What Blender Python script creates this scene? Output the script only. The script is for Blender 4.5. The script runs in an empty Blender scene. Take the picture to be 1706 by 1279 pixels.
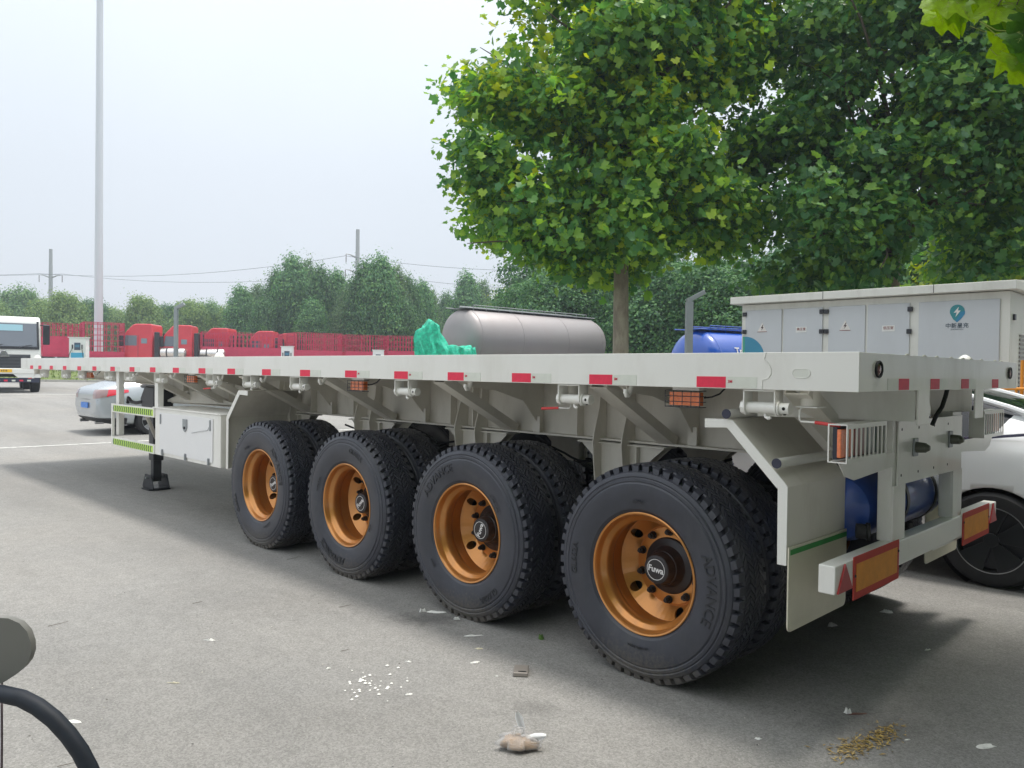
import bpy, bmesh, math, random
import numpy as np
from mathutils import Vector, Matrix
random.seed(7); rng = np.random.default_rng(7)
S = bpy.context.scene
COL = S.collection
PI = math.pi

# ---------------------------------------------------------------- camera
CAM = Vector((1.2192, -3.1844, 1.5261))
YAW, PITCH, ROLL, FPX = 0.7826, -0.0168, 0.0131, 1306.4   # focal length in photo pixels (1706 wide)
c_f = Vector((-math.sin(YAW)*math.cos(PITCH), math.cos(YAW)*math.cos(PITCH), math.sin(PITCH)))
c_r = Vector((math.cos(YAW), math.sin(YAW), 0)); c_u = c_r.cross(c_f)
c_r, c_u = math.cos(ROLL)*c_r + math.sin(ROLL)*c_u, -math.sin(ROLL)*c_r + math.cos(ROLL)*c_u
cam = bpy.data.cameras.new('camera'); co = bpy.data.objects.new('camera', cam); COL.objects.link(co)
m = Matrix((c_r, c_u, -c_f)).transposed().to_4x4(); m.translation = CAM; co.matrix_world = m
cam.sensor_width = 36; cam.lens = 36*FPX/1706; cam.clip_start = 0.05; cam.clip_end = 3000
S.camera = co
def ray(x, y): return c_f + c_r*((x-853)/FPX) - c_u*((y-639.5)/FPX)
def dep(x, y, D): return CAM + ray(x, y)*D                 # the place at distance D seen along a line of sight
def at(x, y, ax, v):
    d = ray(x, y); return CAM + d*((v-CAM[ax])/d[ax])

# ---------------------------------------------------------------- world and sun
SUN_EL, SUN_AZ = math.radians(77), math.radians(57)        # azimuth of the sun from +X towards +Y
W = bpy.data.worlds.new('World'); S.world = W; W.use_nodes = True
nt = W.node_tree; nt.nodes.clear()
sky = nt.nodes.new('ShaderNodeTexSky'); sky.sky_type = 'NISHITA'; sky.sun_disc = False
sky.sun_elevation = SUN_EL; sky.sun_rotation = PI/2-SUN_AZ
sky.air_density = 1.5; sky.dust_density = 4.0; sky.ozone_density = 1.0
tc = nt.nodes.new('ShaderNodeTexCoord'); sep = nt.nodes.new('ShaderNodeSeparateXYZ')
nt.links.new(tc.outputs['Generated'], sep.inputs[0])
rp = nt.nodes.new('ShaderNodeValToRGB')                     # thin overcast: paler and brighter with height
rp.color_ramp.elements[0].position = 0.0; rp.color_ramp.elements[0].color = (.345,.366,.405,1)
rp.color_ramp.elements[1].position = 1.0; rp.color_ramp.elements[1].color = (.95,.96,.965,1)
e = rp.color_ramp.elements.new(.22); e.color = (.390,.415,.450,1); e = rp.color_ramp.elements.new(.45); e.color = (.490,.525,.552,1)   # brighter towards the high veiled sun
nt.links.new(sep.outputs['Z'], rp.inputs[0])
ml = nt.nodes.new('ShaderNodeVectorMath'); ml.operation = 'SCALE'; ml.inputs['Scale'].default_value = 17.0
nt.links.new(rp.outputs[0], ml.inputs[0])
nz = nt.nodes.new('ShaderNodeTexNoise'); nz.inputs['Scale'].default_value = 1.6; nz.inputs['Detail'].default_value = 3
nt.links.new(tc.outputs['Generated'], nz.inputs['Vector'])
mr = nt.nodes.new('ShaderNodeMapRange'); mr.inputs[1].default_value=.3; mr.inputs[2].default_value=.7; mr.inputs[3].default_value=.80; mr.inputs[4].default_value=.9
nt.links.new(nz.outputs[0], mr.inputs[0])
mx = nt.nodes.new('ShaderNodeMix'); mx.data_type = 'RGBA'
nt.links.new(mr.outputs[0], mx.inputs[0])
nt.links.new(sky.outputs[0], mx.inputs[6]); nt.links.new(ml.outputs[0], mx.inputs[7])
bg = nt.nodes.new('ShaderNodeBackground'); bg.inputs[1].default_value = .1
ow = nt.nodes.new('ShaderNodeOutputWorld')
nt.links.new(mx.outputs[2], bg.inputs[0]); nt.links.new(bg.outputs[0], ow.inputs[0])
sl = bpy.data.lights.new('sun', 'SUN'); sl.energy = 2.2; sl.angle = math.radians(9.0); sl.color = (1,.95,.88)
so = bpy.data.objects.new('sun', sl); COL.objects.link(so)
sd = Vector((math.cos(SUN_EL)*math.cos(SUN_AZ), math.cos(SUN_EL)*math.sin(SUN_AZ), math.sin(SUN_EL)))
so.rotation_euler = sd.to_track_quat('Z', 'Y').to_euler(); so.location = sd*60
S.view_settings.view_transform = 'Standard'; S.view_settings.look = 'None'
S.view_settings.gamma = 1; S.view_settings.use_curve_mapping = False; S.view_settings.exposure = 0.47
S.cycles.volume_bounces = 0; S.cycles.max_bounces = 8; S.cycles.transparent_max_bounces = 8
S.cycles.sample_clamp_indirect = 4; S.cycles.use_denoising = True

# ---------------------------------------------------------------- materials
MATS = {}
def mat(name, col, rough=.6, metal=0, spec=.5, coat=0, noise=None, bump=None, dirt=None, island=None, trans=0, emit=None, nscale=8):
    """noise=(scale, amount) tone variation; bump=(scale, strength); dirt=(scale, colour, threshold lo, hi)"""
    if name in MATS: return MATS[name]
    M = bpy.data.materials.new(name); M.use_nodes = True; n = M.node_tree.nodes; L = M.node_tree.links
    b = n['Principled BSDF']; b.inputs['Base Color'].default_value = (*col, 1)
    b.inputs['Roughness'].default_value = rough; b.inputs['Metallic'].default_value = metal
    b.inputs['Specular IOR Level'].default_value = spec; b.inputs['Coat Weight'].default_value = coat
    b.inputs['Coat Roughness'].default_value = .08
    t = n.new('ShaderNodeTexCoord'); cur = None
    def rgb(c):
        r = n.new('ShaderNodeRGB'); r.outputs[0].default_value = (*c, 1); return r.outputs[0]
    cur = rgb(col)
    if island:
        g = n.new('ShaderNodeNewGeometry'); r = n.new('ShaderNodeValToRGB')
        els = r.color_ramp.elements
        for i, (p, c) in enumerate(island):
            e = els[i] if i < 2 else els.new(p)
            e.position = p; e.color = (*c, 1)
        L.new(g.outputs['Random Per Island'], r.inputs[0]); cur = r.outputs[0]
    if noise:
        k = n.new('ShaderNodeTexNoise'); k.inputs['Scale'].default_value = noise[0]; k.inputs['Detail'].default_value = 6; k.inputs['Roughness'].default_value = .65
        L.new(t.outputs['Object'], k.inputs['Vector'])
        r = n.new('ShaderNodeMapRange'); r.inputs[1].default_value = .3; r.inputs[2].default_value = .7
        r.inputs[3].default_value = 1-noise[1]; r.inputs[4].default_value = 1+noise[1]
        L.new(k.outputs[0], r.inputs[0])
        v = n.new('ShaderNodeVectorMath'); v.operation = 'SCALE'; L.new(cur, v.inputs[0]); L.new(r.outputs[0], v.inputs['Scale']); cur = v.outputs[0]
    if dirt:
        k = n.new('ShaderNodeTexNoise'); k.inputs['Scale'].default_value = dirt[0]; k.inputs['Detail'].default_value = 8; k.inputs['Roughness'].default_value = .7
        mp = n.new('ShaderNodeMapping'); mp.inputs['Scale'].default_value = (1, 1, .35)
        L.new(t.outputs['Object'], mp.inputs[0]); L.new(mp.outputs[0], k.inputs['Vector'])
        r = n.new('ShaderNodeMapRange'); r.inputs[1].default_value = dirt[2]; r.inputs[2].default_value = dirt[3]; r.inputs[4].default_value = dirt[4] if len(dirt) > 4 else .7
        L.new(k.outputs[0], r.inputs[0])
        x = n.new('ShaderNodeMix'); x.data_type = 'RGBA'; L.new(r.outputs[0], x.inputs[0]); L.new(cur, x.inputs[6]); x.inputs[7].default_value = (*dirt[1], 1); cur = x.outputs[2]
        rr = n.new('ShaderNodeMapRange'); rr.inputs[3].default_value = rough; rr.inputs[4].default_value = min(1, rough+.3)
        L.new(r.outputs[0], rr.inputs[0]); L.new(rr.outputs[0], b.inputs['Roughness'])
    L.new(cur, b.inputs['Base Color'])
    if bump:
        k = n.new('ShaderNodeTexNoise'); k.inputs['Scale'].default_value = bump[0]; k.inputs['Detail'].default_value = 5
        L.new(t.outputs['Object'], k.inputs['Vector'])
        u = n.new('ShaderNodeBump'); u.inputs['Strength'].default_value = bump[1]; u.inputs['Distance'].default_value = bump[2] if len(bump) > 2 else .01
        L.new(k.outputs[0], u.inputs['Height']); L.new(u.outputs[0], b.inputs['Normal'])
    if emit: b.inputs['Emission Color'].default_value = (*emit[:3], 1); b.inputs['Emission Strength'].default_value = emit[3]
    if trans:
        tr = n.new('ShaderNodeBsdfTranslucent'); ms = n.new('ShaderNodeMixShader'); ms.inputs[0].default_value = trans
        hs = n.new('ShaderNodeHueSaturation'); hs.inputs['Value'].default_value = 1.9; hs.inputs['Saturation'].default_value = 1.15; hs.inputs['Hue'].default_value = .485
        L.new(cur, hs.inputs['Color']); L.new(hs.outputs[0], tr.inputs[0])
        L.new(b.outputs[0], ms.inputs[1]); L.new(tr.outputs[0], ms.inputs[2]); L.new(ms.outputs[0], n['Material Output'].inputs[0])
    MATS[name] = M; return M

paint = mat('trailer_paint', (.83,.82,.77), .32, coat=.3, dirt=(2.6,(.50,.47,.39),.48,.80,.42), bump=(3,.06))
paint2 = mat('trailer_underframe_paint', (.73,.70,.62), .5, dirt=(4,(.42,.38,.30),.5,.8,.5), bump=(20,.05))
steel = mat('grey_steel', (.33,.35,.36), .45, .6, noise=(6,.2))
black = mat('black_rubber', (.018,.019,.021), .7, noise=(12,.25))
blackp = mat('black_paint', (.022,.024,.03), .42, noise=(6,.3))
dark = mat('dark_steel', (.035,.035,.037), .6, .3, noise=(9,.4))
red = mat('reflective_red', (.80,.025,.075), .5, noise=(40,.08))
white = mat('reflective_white', (.70,.72,.64), .35, noise=(30,.04))
redp = mat('red_paint', (.55,.05,.05), .4)
orange = mat('amber_lens', (.85,.22,.08), .25, coat=.5, noise=(60,.2))
gold = mat('gold_rim_paint', (.58,.245,.058), .30, .6, coat=.5, dirt=(7,(.34,.20,.10),.52,.80,.6), bump=(60,.05))
blue = mat('blue_tank_paint', (.02,.07,.30), .35, coat=.3, noise=(4,.2))
# ---------------------------------------------------------------- mesh helpers
def props(o, label=None, cat=None, group=None, kind=None):
    if label: o['label'] = label
    if cat: o['category'] = cat
    if group: o['group'] = group
    if kind: o['kind'] = kind
    return o
def thing(name, label, cat, loc=(0,0,0), rz=0, group=None, rx=0, ry=0):
    o = bpy.data.objects.new(name, None); COL.objects.link(o); o.empty_display_size = .2
    o.location = loc; o.rotation_euler = (rx, ry, rz)
    return props(o, label, cat, group)
def node(name, parent, loc=(0,0,0), rot=(0,0,0), label=None):
    o = bpy.data.objects.new(name, None); COL.objects.link(o); o.parent = parent
    o.location = loc; o.rotation_euler = rot
    if label: o['label'] = label
    return o
class MB:
    def __init__(s): s.v = []; s.f = []; s.mi = []; s.cur = 0
    def add(s, vs, fs):
        k = len(s.v); s.v += [tuple(p) for p in vs]; s.f += [tuple(i+k for i in f) for f in fs]; s.mi += [s.cur]*len(fs); return s
    def box(s, x0, x1, y0, y1, z0, z1, R=None):
        vs = [Vector((x, y, z)) for x in (x0, x1) for y in (y0, y1) for z in (z0, z1)]
        if R: vs = [R @ p for p in vs]
        return s.add(vs, [(0,1,3,2),(4,6,7,5),(0,4,5,1),(2,3,7,6),(0,2,6,4),(1,5,7,3)])
    def prism(s, poly, axis, a, b):
        """poly: 2-D points; axis 0/1/2 = extrusion axis; the two others in order"""
        o = [i for i in range(3) if i != axis]; n = len(poly); vs = []
        for t in (a, b):
            for p in poly:
                q = [0,0,0]; q[axis] = t; q[o[0]] = p[0]; q[o[1]] = p[1]; vs.append(q)
        return s.add(vs, [tuple(range(n))[::-1], tuple(range(n, 2*n))]+[(i, (i+1)%n, (i+1)%n+n, i+n) for i in range(n)])
    def cyl(s, a, b, r, n=16, r2=None, cap=True):
        a = Vector(a); b = Vector(b); d = (b-a).normalized(); u = d.orthogonal().normalized(); w = d.cross(u); r2 = r if r2 is None else r2
        vs = [a+(u*math.cos(2*PI*i/n)+w*math.sin(2*PI*i/n))*r for i in range(n)]+[b+(u*math.cos(2*PI*i/n)+w*math.sin(2*PI*i/n))*r2 for i in range(n)]
        fs = [(i, (i+1)%n, (i+1)%n+n, i+n) for i in range(n)]
        if cap: fs += [tuple(range(n))[::-1], tuple(range(n, 2*n))]
        return s.add(vs, fs)
    def tube(s, path, r, n=8):
        P = [Vector(p) for p in path]; k = len(P); vs = []; u = None
        R = r if isinstance(r, (list, tuple)) else [r]*k
        for i in range(k):
            d = (P[min(i+1, k-1)]-P[max(i-1, 0)]).normalized()
            u = d.orthogonal().normalized() if u is None else (u-d*u.dot(d)).normalized()
            w = d.cross(u)
            vs += [P[i]+(u*math.cos(2*PI*j/n)+w*math.sin(2*PI*j/n))*R[i] for j in range(n)]
        fs = [(i*n+j, i*n+(j+1)%n, (i+1)*n+(j+1)%n, (i+1)*n+j) for i in range(k-1) for j in range(n)]
        fs += [tuple(range(n))[::-1], tuple(range((k-1)*n, k*n))]
        return s.add(vs, fs)
    def lathe(s, prof, n=48, axis='y', closed=False, c=(0,0,0)):
        """prof: (along axis, radius)"""
        vs = []; k = len(prof)
        for i in range(n):
            a = 2*PI*i/n; ca, sa = math.cos(a), math.sin(a)
            for (h, r) in prof:
                p = {'y': (r*ca, h, r*sa), 'z': (r*ca, r*sa, h), 'x': (h, r*ca, r*sa)}[axis]
                vs.append((p[0]+c[0], p[1]+c[1], p[2]+c[2]))
        fs = [(i*k+j, i*k+j+1, ((i+1)%n)*k+j+1, ((i+1)%n)*k+j) for i in range(n) for j in range(k-1)]
        if closed: fs += [(i*k+k-1, i*k, ((i+1)%n)*k, ((i+1)%n)*k+k-1) for i in range(n)]
        return s.add(vs, fs)
    def mesh(s, name, mats, smooth=None):
        me = bpy.data.meshes.new(name); me.from_pydata([tuple(p) for p in s.v], [], s.f)
        for mm in (mats if isinstance(mats, (list, tuple)) else [mats]): me.materials.append(mm)
        me.polygons.foreach_set('material_index', s.mi)
        bm = bmesh.new(); bm.from_mesh(me); bmesh.ops.recalc_face_normals(bm, faces=bm.faces); 
        if smooth is not None:
            for f in bm.faces: f.smooth = True
            for ed in bm.edges:
                if len(ed.link_faces) == 2 and ed.calc_face_angle(0) > smooth: ed.smooth = False
        bm.to_mesh(me); bm.free()
        return me
    def build(s, name, mats, parent=None, smooth=.6, bevel=0, label=None, segs=2):
        me = s.mesh(name, mats, smooth); o = bpy.data.objects.new(name, me); COL.objects.link(o)
        if parent: o.parent = parent
        if label: o['label'] = label
        if bevel:
            b = o.modifiers.new('bevel', 'BEVEL'); b.width = bevel; b.segments = segs; b.limit_method = 'ANGLE'; b.angle_limit = .6; b.harden_normals = True
        return o
def inst(name, me, parent, loc=(0,0,0), rot=(0,0,0), scale=None):
    o = bpy.data.objects.new(name, me); COL.objects.link(o); o.parent = parent; o.location = loc; o.rotation_euler = rot
    if scale: o.scale = scale
    return o
def copy_tree(o, parent=None):
    c = o.copy(); COL.objects.link(c); c.parent = parent
    for ch in list(o.children): copy_tree(ch, c)
    return c
def text_mesh(txt, size, depth=.001, m=None, bold=0, align='CENTER'):
    cu = bpy.data.curves.new('lettering', 'FONT'); cu.body = txt; cu.size = size; cu.extrude = depth; cu.align_x = align; cu.align_y = 'CENTER'; cu.offset = bold
    cu.resolution_u = 3
    ob = bpy.data.objects.new('lettering', cu); COL.objects.link(ob)
    me = bpy.data.meshes.new_from_object(ob.evaluated_get(bpy.context.evaluated_depsgraph_get()))
    bpy.data.objects.remove(ob); me.name = 'lettering'; me.materials.clear()
    if m: me.materials.append(m)
    return me
def big_mesh(name, V, F, mats):
    """V (n,3) float, F (m,k) int"""
    me = bpy.data.meshes.new(name); n, k = len(F), F.shape[1]
    me.vertices.add(len(V)); me.vertices.foreach_set('co', V.astype(np.float32).ravel())
    me.loops.add(n*k); me.loops.foreach_set('vertex_index', F.astype(np.int32).ravel())
    me.polygons.add(n); me.polygons.foreach_set('loop_start', np.arange(n, dtype=np.int32)*k)
    me.update(calc_edges=True); me.materials.append(mats); return me
def rand_rot(n, up=None, flat=0):
    """n random rotation matrices; flat>0 pulls the local z axis towards the given directions"""
    z = rng.normal(size=(n, 3)); z /= np.linalg.norm(z, axis=1)[:, None]
    if up is not None: z = z*(1-flat)+up*flat; z /= np.linalg.norm(z, axis=1)[:, None]
    a = rng.normal(size=(n, 3)); x = np.cross(a, z); x /= np.linalg.norm(x, axis=1)[:, None]
    y = np.cross(z, x); return np.stack([x, y, z], axis=2)
def scatter(tv, tf, P, R, sc):
    V = np.einsum('nij,vj->nvi', R, tv)*sc[:, None, None]+P[:, None, :]
    F = tf[None, :, :]+(np.arange(len(P))*len(tv))[:, None, None]
    return V.reshape(-1, 3), F.reshape(-1, tf.shape[1])

# ---------------------------------------------------------------- ground
SAX = np.array([-.9, .436])
def gz(x, y):
    s = (x-CAM.x)*SAX[0]+(y-CAM.y)*SAX[1]
    if s < 17: z = 0
    elif s < 29: z = .4*((s-17)/12)**1.6
    elif s < 50: z = .4+.17*(s-29)/21
    elif s < 57: t = (s-50)/7; z = .57+.53*(3*t*t-2*t**3)
    else: z = 1.1
    return z
def sheet(name, s0, s1, t0, t1, ds, dt, off, m, kind='structure'):
    ss = np.arange(s0, s1+1e-6, ds); ts = np.linspace(t0, t1, max(2, int((t1-t0)/dt)+1)); vs = []
    for s in ss:
        for t in ts:
            x = CAM.x+SAX[0]*s-SAX[1]*t; y = CAM.y+SAX[1]*s+SAX[0]*t*1; vs.append((x, y, gz(x, y)+off))
    k = len(ts); fs = [(i*k+j, i*k+j+1, (i+1)*k+j+1, (i+1)*k+j) for i in range(len(ss)-1) for j in range(k-1)]
    o = MB().add(vs, fs).build(name, m, smooth=.6); return props(o, kind=kind)
def asphalt(name, base, warm):
    M = bpy.data.materials.new(name); M.use_nodes = True; n = M.node_tree.nodes; L = M.node_tree.links; b = n['Principled BSDF']
    t = n.new('ShaderNodeTexCoord')
    def noise(sc, det=4, ro=.6, vec=None):
        k = n.new('ShaderNodeTexNoise'); k.inputs['Scale'].default_value = sc; k.inputs['Detail'].default_value = det; k.inputs['Roughness'].default_value = ro
        L.new(vec or t.outputs['Object'], k.inputs['Vector']); return k.outputs[0]
    def mrange(x, a, b_, c, d):
        r = n.new('ShaderNodeMapRange'); r.inputs[1].default_value = a; r.inputs[2].default_value = b_; r.inputs[3].default_value = c; r.inputs[4].default_value = d; L.new(x, r.inputs[0]); return r.outputs[0]
    def mul(a, b_):
        k = n.new('ShaderNodeMath'); k.operation = 'MULTIPLY'; L.new(a, k.inputs[0]); L.new(b_, k.inputs[1]); return k.outputs[0]
    vo = n.new('ShaderNodeTexVoronoi'); vo.inputs['Scale'].default_value = 130; L.new(t.outputs['Object'], vo.inputs['Vector'])
    sp = n.new('ShaderNodeSeparateColor'); L.new(vo.outputs['Color'], sp.inputs[0])
    agg = mrange(sp.outputs[0], 0, 1, .80, 1.20)                       # stones of the aggregate
    fine = mrange(noise(240, 3), .3, .7, .80, 1.20)
    mid = mrange(noise(9, 5), .3, .7, .93, 1.07)
    mp = n.new('ShaderNodeMapping'); mp.inputs['Scale'].default_value = (.25, 1.3, 1); L.new(t.outputs['Object'], mp.inputs[0])
    big = mrange(noise(.55, 5, .6, mp.outputs[0]), .3, .7, .82, 1.14)  # worn lanes and patches
    stain = mrange(noise(.9, 6, .7), .62, .74, 1, .78)
    v = mul(mul(mul(agg, fine), mul(mid, big)), stain)
    def math_(op, a, b_=None):
        k = n.new('ShaderNodeMath'); k.operation = op
        for i, q in enumerate((a, b_)):
            if q is None: continue
            if isinstance(q, (int, float)): k.inputs[i].default_value = q
            else: L.new(q, k.inputs[i])
        return k.outputs[0]
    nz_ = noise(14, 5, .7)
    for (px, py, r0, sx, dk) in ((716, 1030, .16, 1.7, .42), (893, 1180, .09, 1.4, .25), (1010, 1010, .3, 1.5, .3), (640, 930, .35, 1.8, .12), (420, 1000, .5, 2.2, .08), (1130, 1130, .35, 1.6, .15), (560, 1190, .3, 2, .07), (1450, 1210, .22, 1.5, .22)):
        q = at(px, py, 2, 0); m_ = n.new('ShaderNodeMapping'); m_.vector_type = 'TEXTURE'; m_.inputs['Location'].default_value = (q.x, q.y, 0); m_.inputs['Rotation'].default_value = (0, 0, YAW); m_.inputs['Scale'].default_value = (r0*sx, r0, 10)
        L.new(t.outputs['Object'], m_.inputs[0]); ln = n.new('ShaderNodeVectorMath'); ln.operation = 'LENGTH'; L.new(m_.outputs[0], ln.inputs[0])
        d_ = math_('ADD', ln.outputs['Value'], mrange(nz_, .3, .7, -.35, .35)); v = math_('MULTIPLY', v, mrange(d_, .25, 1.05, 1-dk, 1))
    c = n.new('ShaderNodeVectorMath'); c.operation = 'SCALE'
    cm = n.new('ShaderNodeMix'); cm.data_type = 'RGBA'; cm.inputs[6].default_value = (*base, 1); cm.inputs[7].default_value = (*warm, 1)
    L.new(mrange(noise(.35, 4), .4, .65, 0, 1), cm.inputs[0]); L.new(cm.outputs[2], c.inputs[0]); L.new(v, c.inputs['Scale'])
    L.new(c.outputs[0], b.inputs['Base Color']); b.inputs['Roughness'].default_value = .88; b.inputs['Specular IOR Level'].default_value = .3
    u = n.new('ShaderNodeBump'); u.inputs['Strength'].default_value = .55; u.inputs['Distance'].default_value = .004
    L.new(agg, u.inputs['Height']); L.new(u.outputs[0], b.inputs['Normal'])
    return M
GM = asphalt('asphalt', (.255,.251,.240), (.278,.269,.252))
terr = mat('terrace_concrete', (.33,.31,.28), .9, noise=(1.2,.12))
earth = mat('field_ground', (.09,.10,.045), .95, noise=(.3,.3))
gm = mat('bank_grass_base', (.13,.17,.05), .95, noise=(2,.35))
vs = []
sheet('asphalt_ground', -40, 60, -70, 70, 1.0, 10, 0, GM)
sheet('terrace_ground', 59, 119, -110, 110, 5, 20, .006, terr)
sheet('field_ground', -800, 1500, -1400, 1400, 100, 400, -.6, earth)
# kerb and grass bank between the yard and the terrace
sheet('grass_bank', 50, 57.5, -80, 80, .5, 10, .012, gm)
kb = MB()
for j in range(-79, 80, 2):
    s = 49.8; x = CAM.x+SAX[0]*s-SAX[1]*j; y = CAM.y+SAX[1]*s+SAX[0]*j
    R = Matrix.Translation((x, y, gz(x, y))) @ Matrix.Rotation(math.atan2(SAX[0], -SAX[1]), 4, 'Z')
    kb.box(-.98, .98, -.1, .1, -.1, .13, R)
props(kb.build('kerb', mat('kerb_concrete', (.42,.41,.38), .85, noise=(3,.1)), bevel=0), kind='structure')
N = 9000; s_ = rng.uniform(50, 57.5, N); t_ = rng.uniform(-45, 45, N)
P = np.stack([CAM.x+SAX[0]*s_-SAX[1]*t_, CAM.y+SAX[1]*s_+SAX[0]*t_, np.zeros(N)], 1); P[:, 2] = [gz(a, b) for a, b in P[:, :2]]
tv = np.array([(-.05,0,0),(.05,0,0),(.02,.03,.15)]); tf = np.array([(0,1,2)])
V, F = scatter(tv, tf, P, rand_rot(N, np.array([0,0,1.]), .8), rng.uniform(.5, 1.3, N))
go = bpy.data.objects.new('grass', big_mesh('grass', V, F, mat('grass_blade', (.2,.3,.06), .8, island=[(0,(.12,.2,.04)),(1,(.3,.36,.1))]))); COL.objects.link(go); props(go, kind='stuff')
# painted bay lines across the yard
def strip(name, p, q, w, z, m):
    p = Vector(p); q = Vector(q); d = (q-p).normalized(); nn = Vector((-d.y, d.x, 0))*w/2; k = 14; vs = []
    for i in range(k+1):
        c = p.lerp(q, i/k); 
        for sg in (-1, 1): a = c+nn*sg; vs.append((a.x, a.y, gz(a.x, a.y)+z))
    return MB().add(vs, [(2*i, 2*i+1, 2*i+3, 2*i+2) for i in range(k)]).build(name, m)
lm = mat('road_marking_paint', (.66,.66,.63), .8, dirt=(9,(.3,.29,.27),.5,.62,.8))
for x0 in (-15.45,): props(strip('bay_line', (x0, -3.0, 0), (x0+.35, 9.5, 0), .12, .005, lm), kind='structure')
props(strip('yard_line', (-34, -6, 0), (-29, 12, 0), .15, .012, lm), kind='structure')
# dark oily stain beside the third wheel and brown spill behind the bag
def blot(name, x, y, r, m, z=.004, seed=1):
    rr = random.Random(seed); pts = [(x+r*(1+.3*rr.uniform(-1,1))*math.cos(a*PI/10)*1.5, y+r*(1+.3*rr.uniform(-1,1))*math.sin(a*PI/10), z) for a in range(20)]
    return props(MB().add(pts, [tuple(range(20))]).build(name, m), kind='structure')
st1 = mat('oil_stain', (.13,.12,.105), .85, noise=(30,.5)); st2 = mat('brown_spill', (.17,.14,.10), .9, noise=(60,.6))
# ---------------------------------------------------------------- flatbed trailer (rear near corner above the origin, front towards -X)
L_, WD, ZD, ZB = 12.47, 2.5, 1.62, 1.4585
T = thing('flatbed_trailer', 'long white four-axle flatbed trailer with gold wheels, filling the foreground', 'trailer')
# deck and frame
MB().box(-L_+.06, -.07, .07, WD-.07, ZD-.02, ZD-.003).build('deck', paint, T)
def side_beam(y0, sgn):
    t = .006; a, b = (y0, y0+.075*sgn)
    m_ = MB()
    lo, hi = min(a, a+t*sgn), max(a, a+t*sgn)
    m_.box(-L_, -.345, lo, hi, ZB, ZD)
    m_.box(-L_, -.40, *sorted((a+.002*sgn, b)), ZB, ZB+t).box(-L_, -.40, *sorted((a+.002*sgn, b)), ZD-t, ZD-.001)
    return m_.build('side_beam', paint, T, bevel=.002)
side_beam(0, 1); side_beam(WD, -1)
for y0, s in ((-.004, 1), (WD+.004, -1)):                              # welded corner plates with the curved seam and oval socket
    pts = [(-.0, ZB), (-.0, ZD)]
    pts += [(-.395, ZD), (-.405, ZD-.03), (-.385, ZD-.045), (-.372, ZD-.07), (-.372, ZD-.095), (-.385, ZD-.112), (-.41, ZD-.12), (-.413, ZB)]
    MB().prism(pts, 1, y0, y0+.012*s).build('corner_plate', paint, T, bevel=.002)
    MB().tube([(p[0], y0-.0005*s, p[1]) for p in pts[2:]], .0022, 6).build('weld_seam', paint, T)
    ov = [(-.237+(.018 if math.cos(a) > 0 else -.018)+.02*math.cos(a), 1.532+.019*math.sin(a)) for a in [2*PI*i/24 for i in range(24)]]
    MB().prism(ov, 1, y0-.0015*s, y0+.004*s).build('socket_plate', mat('socket_paint', (.72,.73,.66), .4), T)
    MB().tube([(p[0], y0-.0015*s, p[1]) for p in ov+ov[:2]], .0018, 6).build('socket_rim', paint, T)
# front and rear cross beams
MB().box(-L_-.004, -L_+.004, .002, WD-.002, ZB, ZD-.002).build('front_beam', paint, T)
def rplate(): 
    m_ = MB()
    m_.box(-.010, -.001, .009, WD-.009, ZB+.001, ZD-.001)
    m_.box(-.070, -.010, .012, WD-.012, ZD-.007, ZD-.0015).box(-.07, -.01, .012, WD-.012, ZB+.002, ZB+.008)
    for a, b in ((.70, .86), (1.62, 1.78)):
        e = .02 if a < 1 else 0
        m_.prism([(a, ZB+.004), (b, ZB+.004), (b, 1.40), (b+(.018 if a < 1 else 0), 1.385), (b+(.018 if a<1 else 0), 1.35), (b, 1.335), (b, 1.30), (a, 1.30), (a, 1.335), (a-.0, 1.34)], 0, -.008, -.0005)
    return m_
rplate().build('rear_beam', paint, T, bevel=.0015)
bs = random.Random(3)
for k in range(9):                                                     # chipped weld beads on the rear top edge
    y = .55+k*.2+bs.uniform(-.05, .05)
    MB().tube([(-.002, y, ZD), (-.002, y+.02, ZD+.003), (-.002, y+.045, ZD)], .003, 6).build('weld_bead', mat('weld_cream', (.75,.74,.62), .6), T)
# main beams: web, flanges with the gooseneck step
def main_beam(yc):
    m_ = MB(); x = [(-.30,1.10),(-5.5,1.10),(-8.62,1.075),(-9.10,1.285),(-12.3,1.33)]
    m_.prism([(a, b+.012) for a, b in x]+[(-12.3, ZB), (-.30, ZB)], 1, yc-.004, yc+.004)
    for (a, b) in zip(x, x[1:]):
        d = Vector((b[0]-a[0], 0, b[1]-a[1])); n = Vector((-d.z, 0, d.x)).normalized()*.012
        if n.z < 0: n = -n
        m_.add([(p[0]+q.x, yy, p[1]+q.z) for yy in (yc-.07, yc+.07) for p, q in ((a, Vector()), (b, Vector()), (b, n), (a, n))],
               [(0,1,2,3),(7,6,5,4),(0,4,5,1),(2,6,7,3),(1,5,6,2),(0,3,7,4)])
    m_.box(-12.3, -.30, yc-.07, yc+.07, ZB-.012, ZB-.001)
    return m_.build('main_beam', paint2, T)
YB = (.77, 1.73)
for yc in YB: main_beam(yc)
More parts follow.
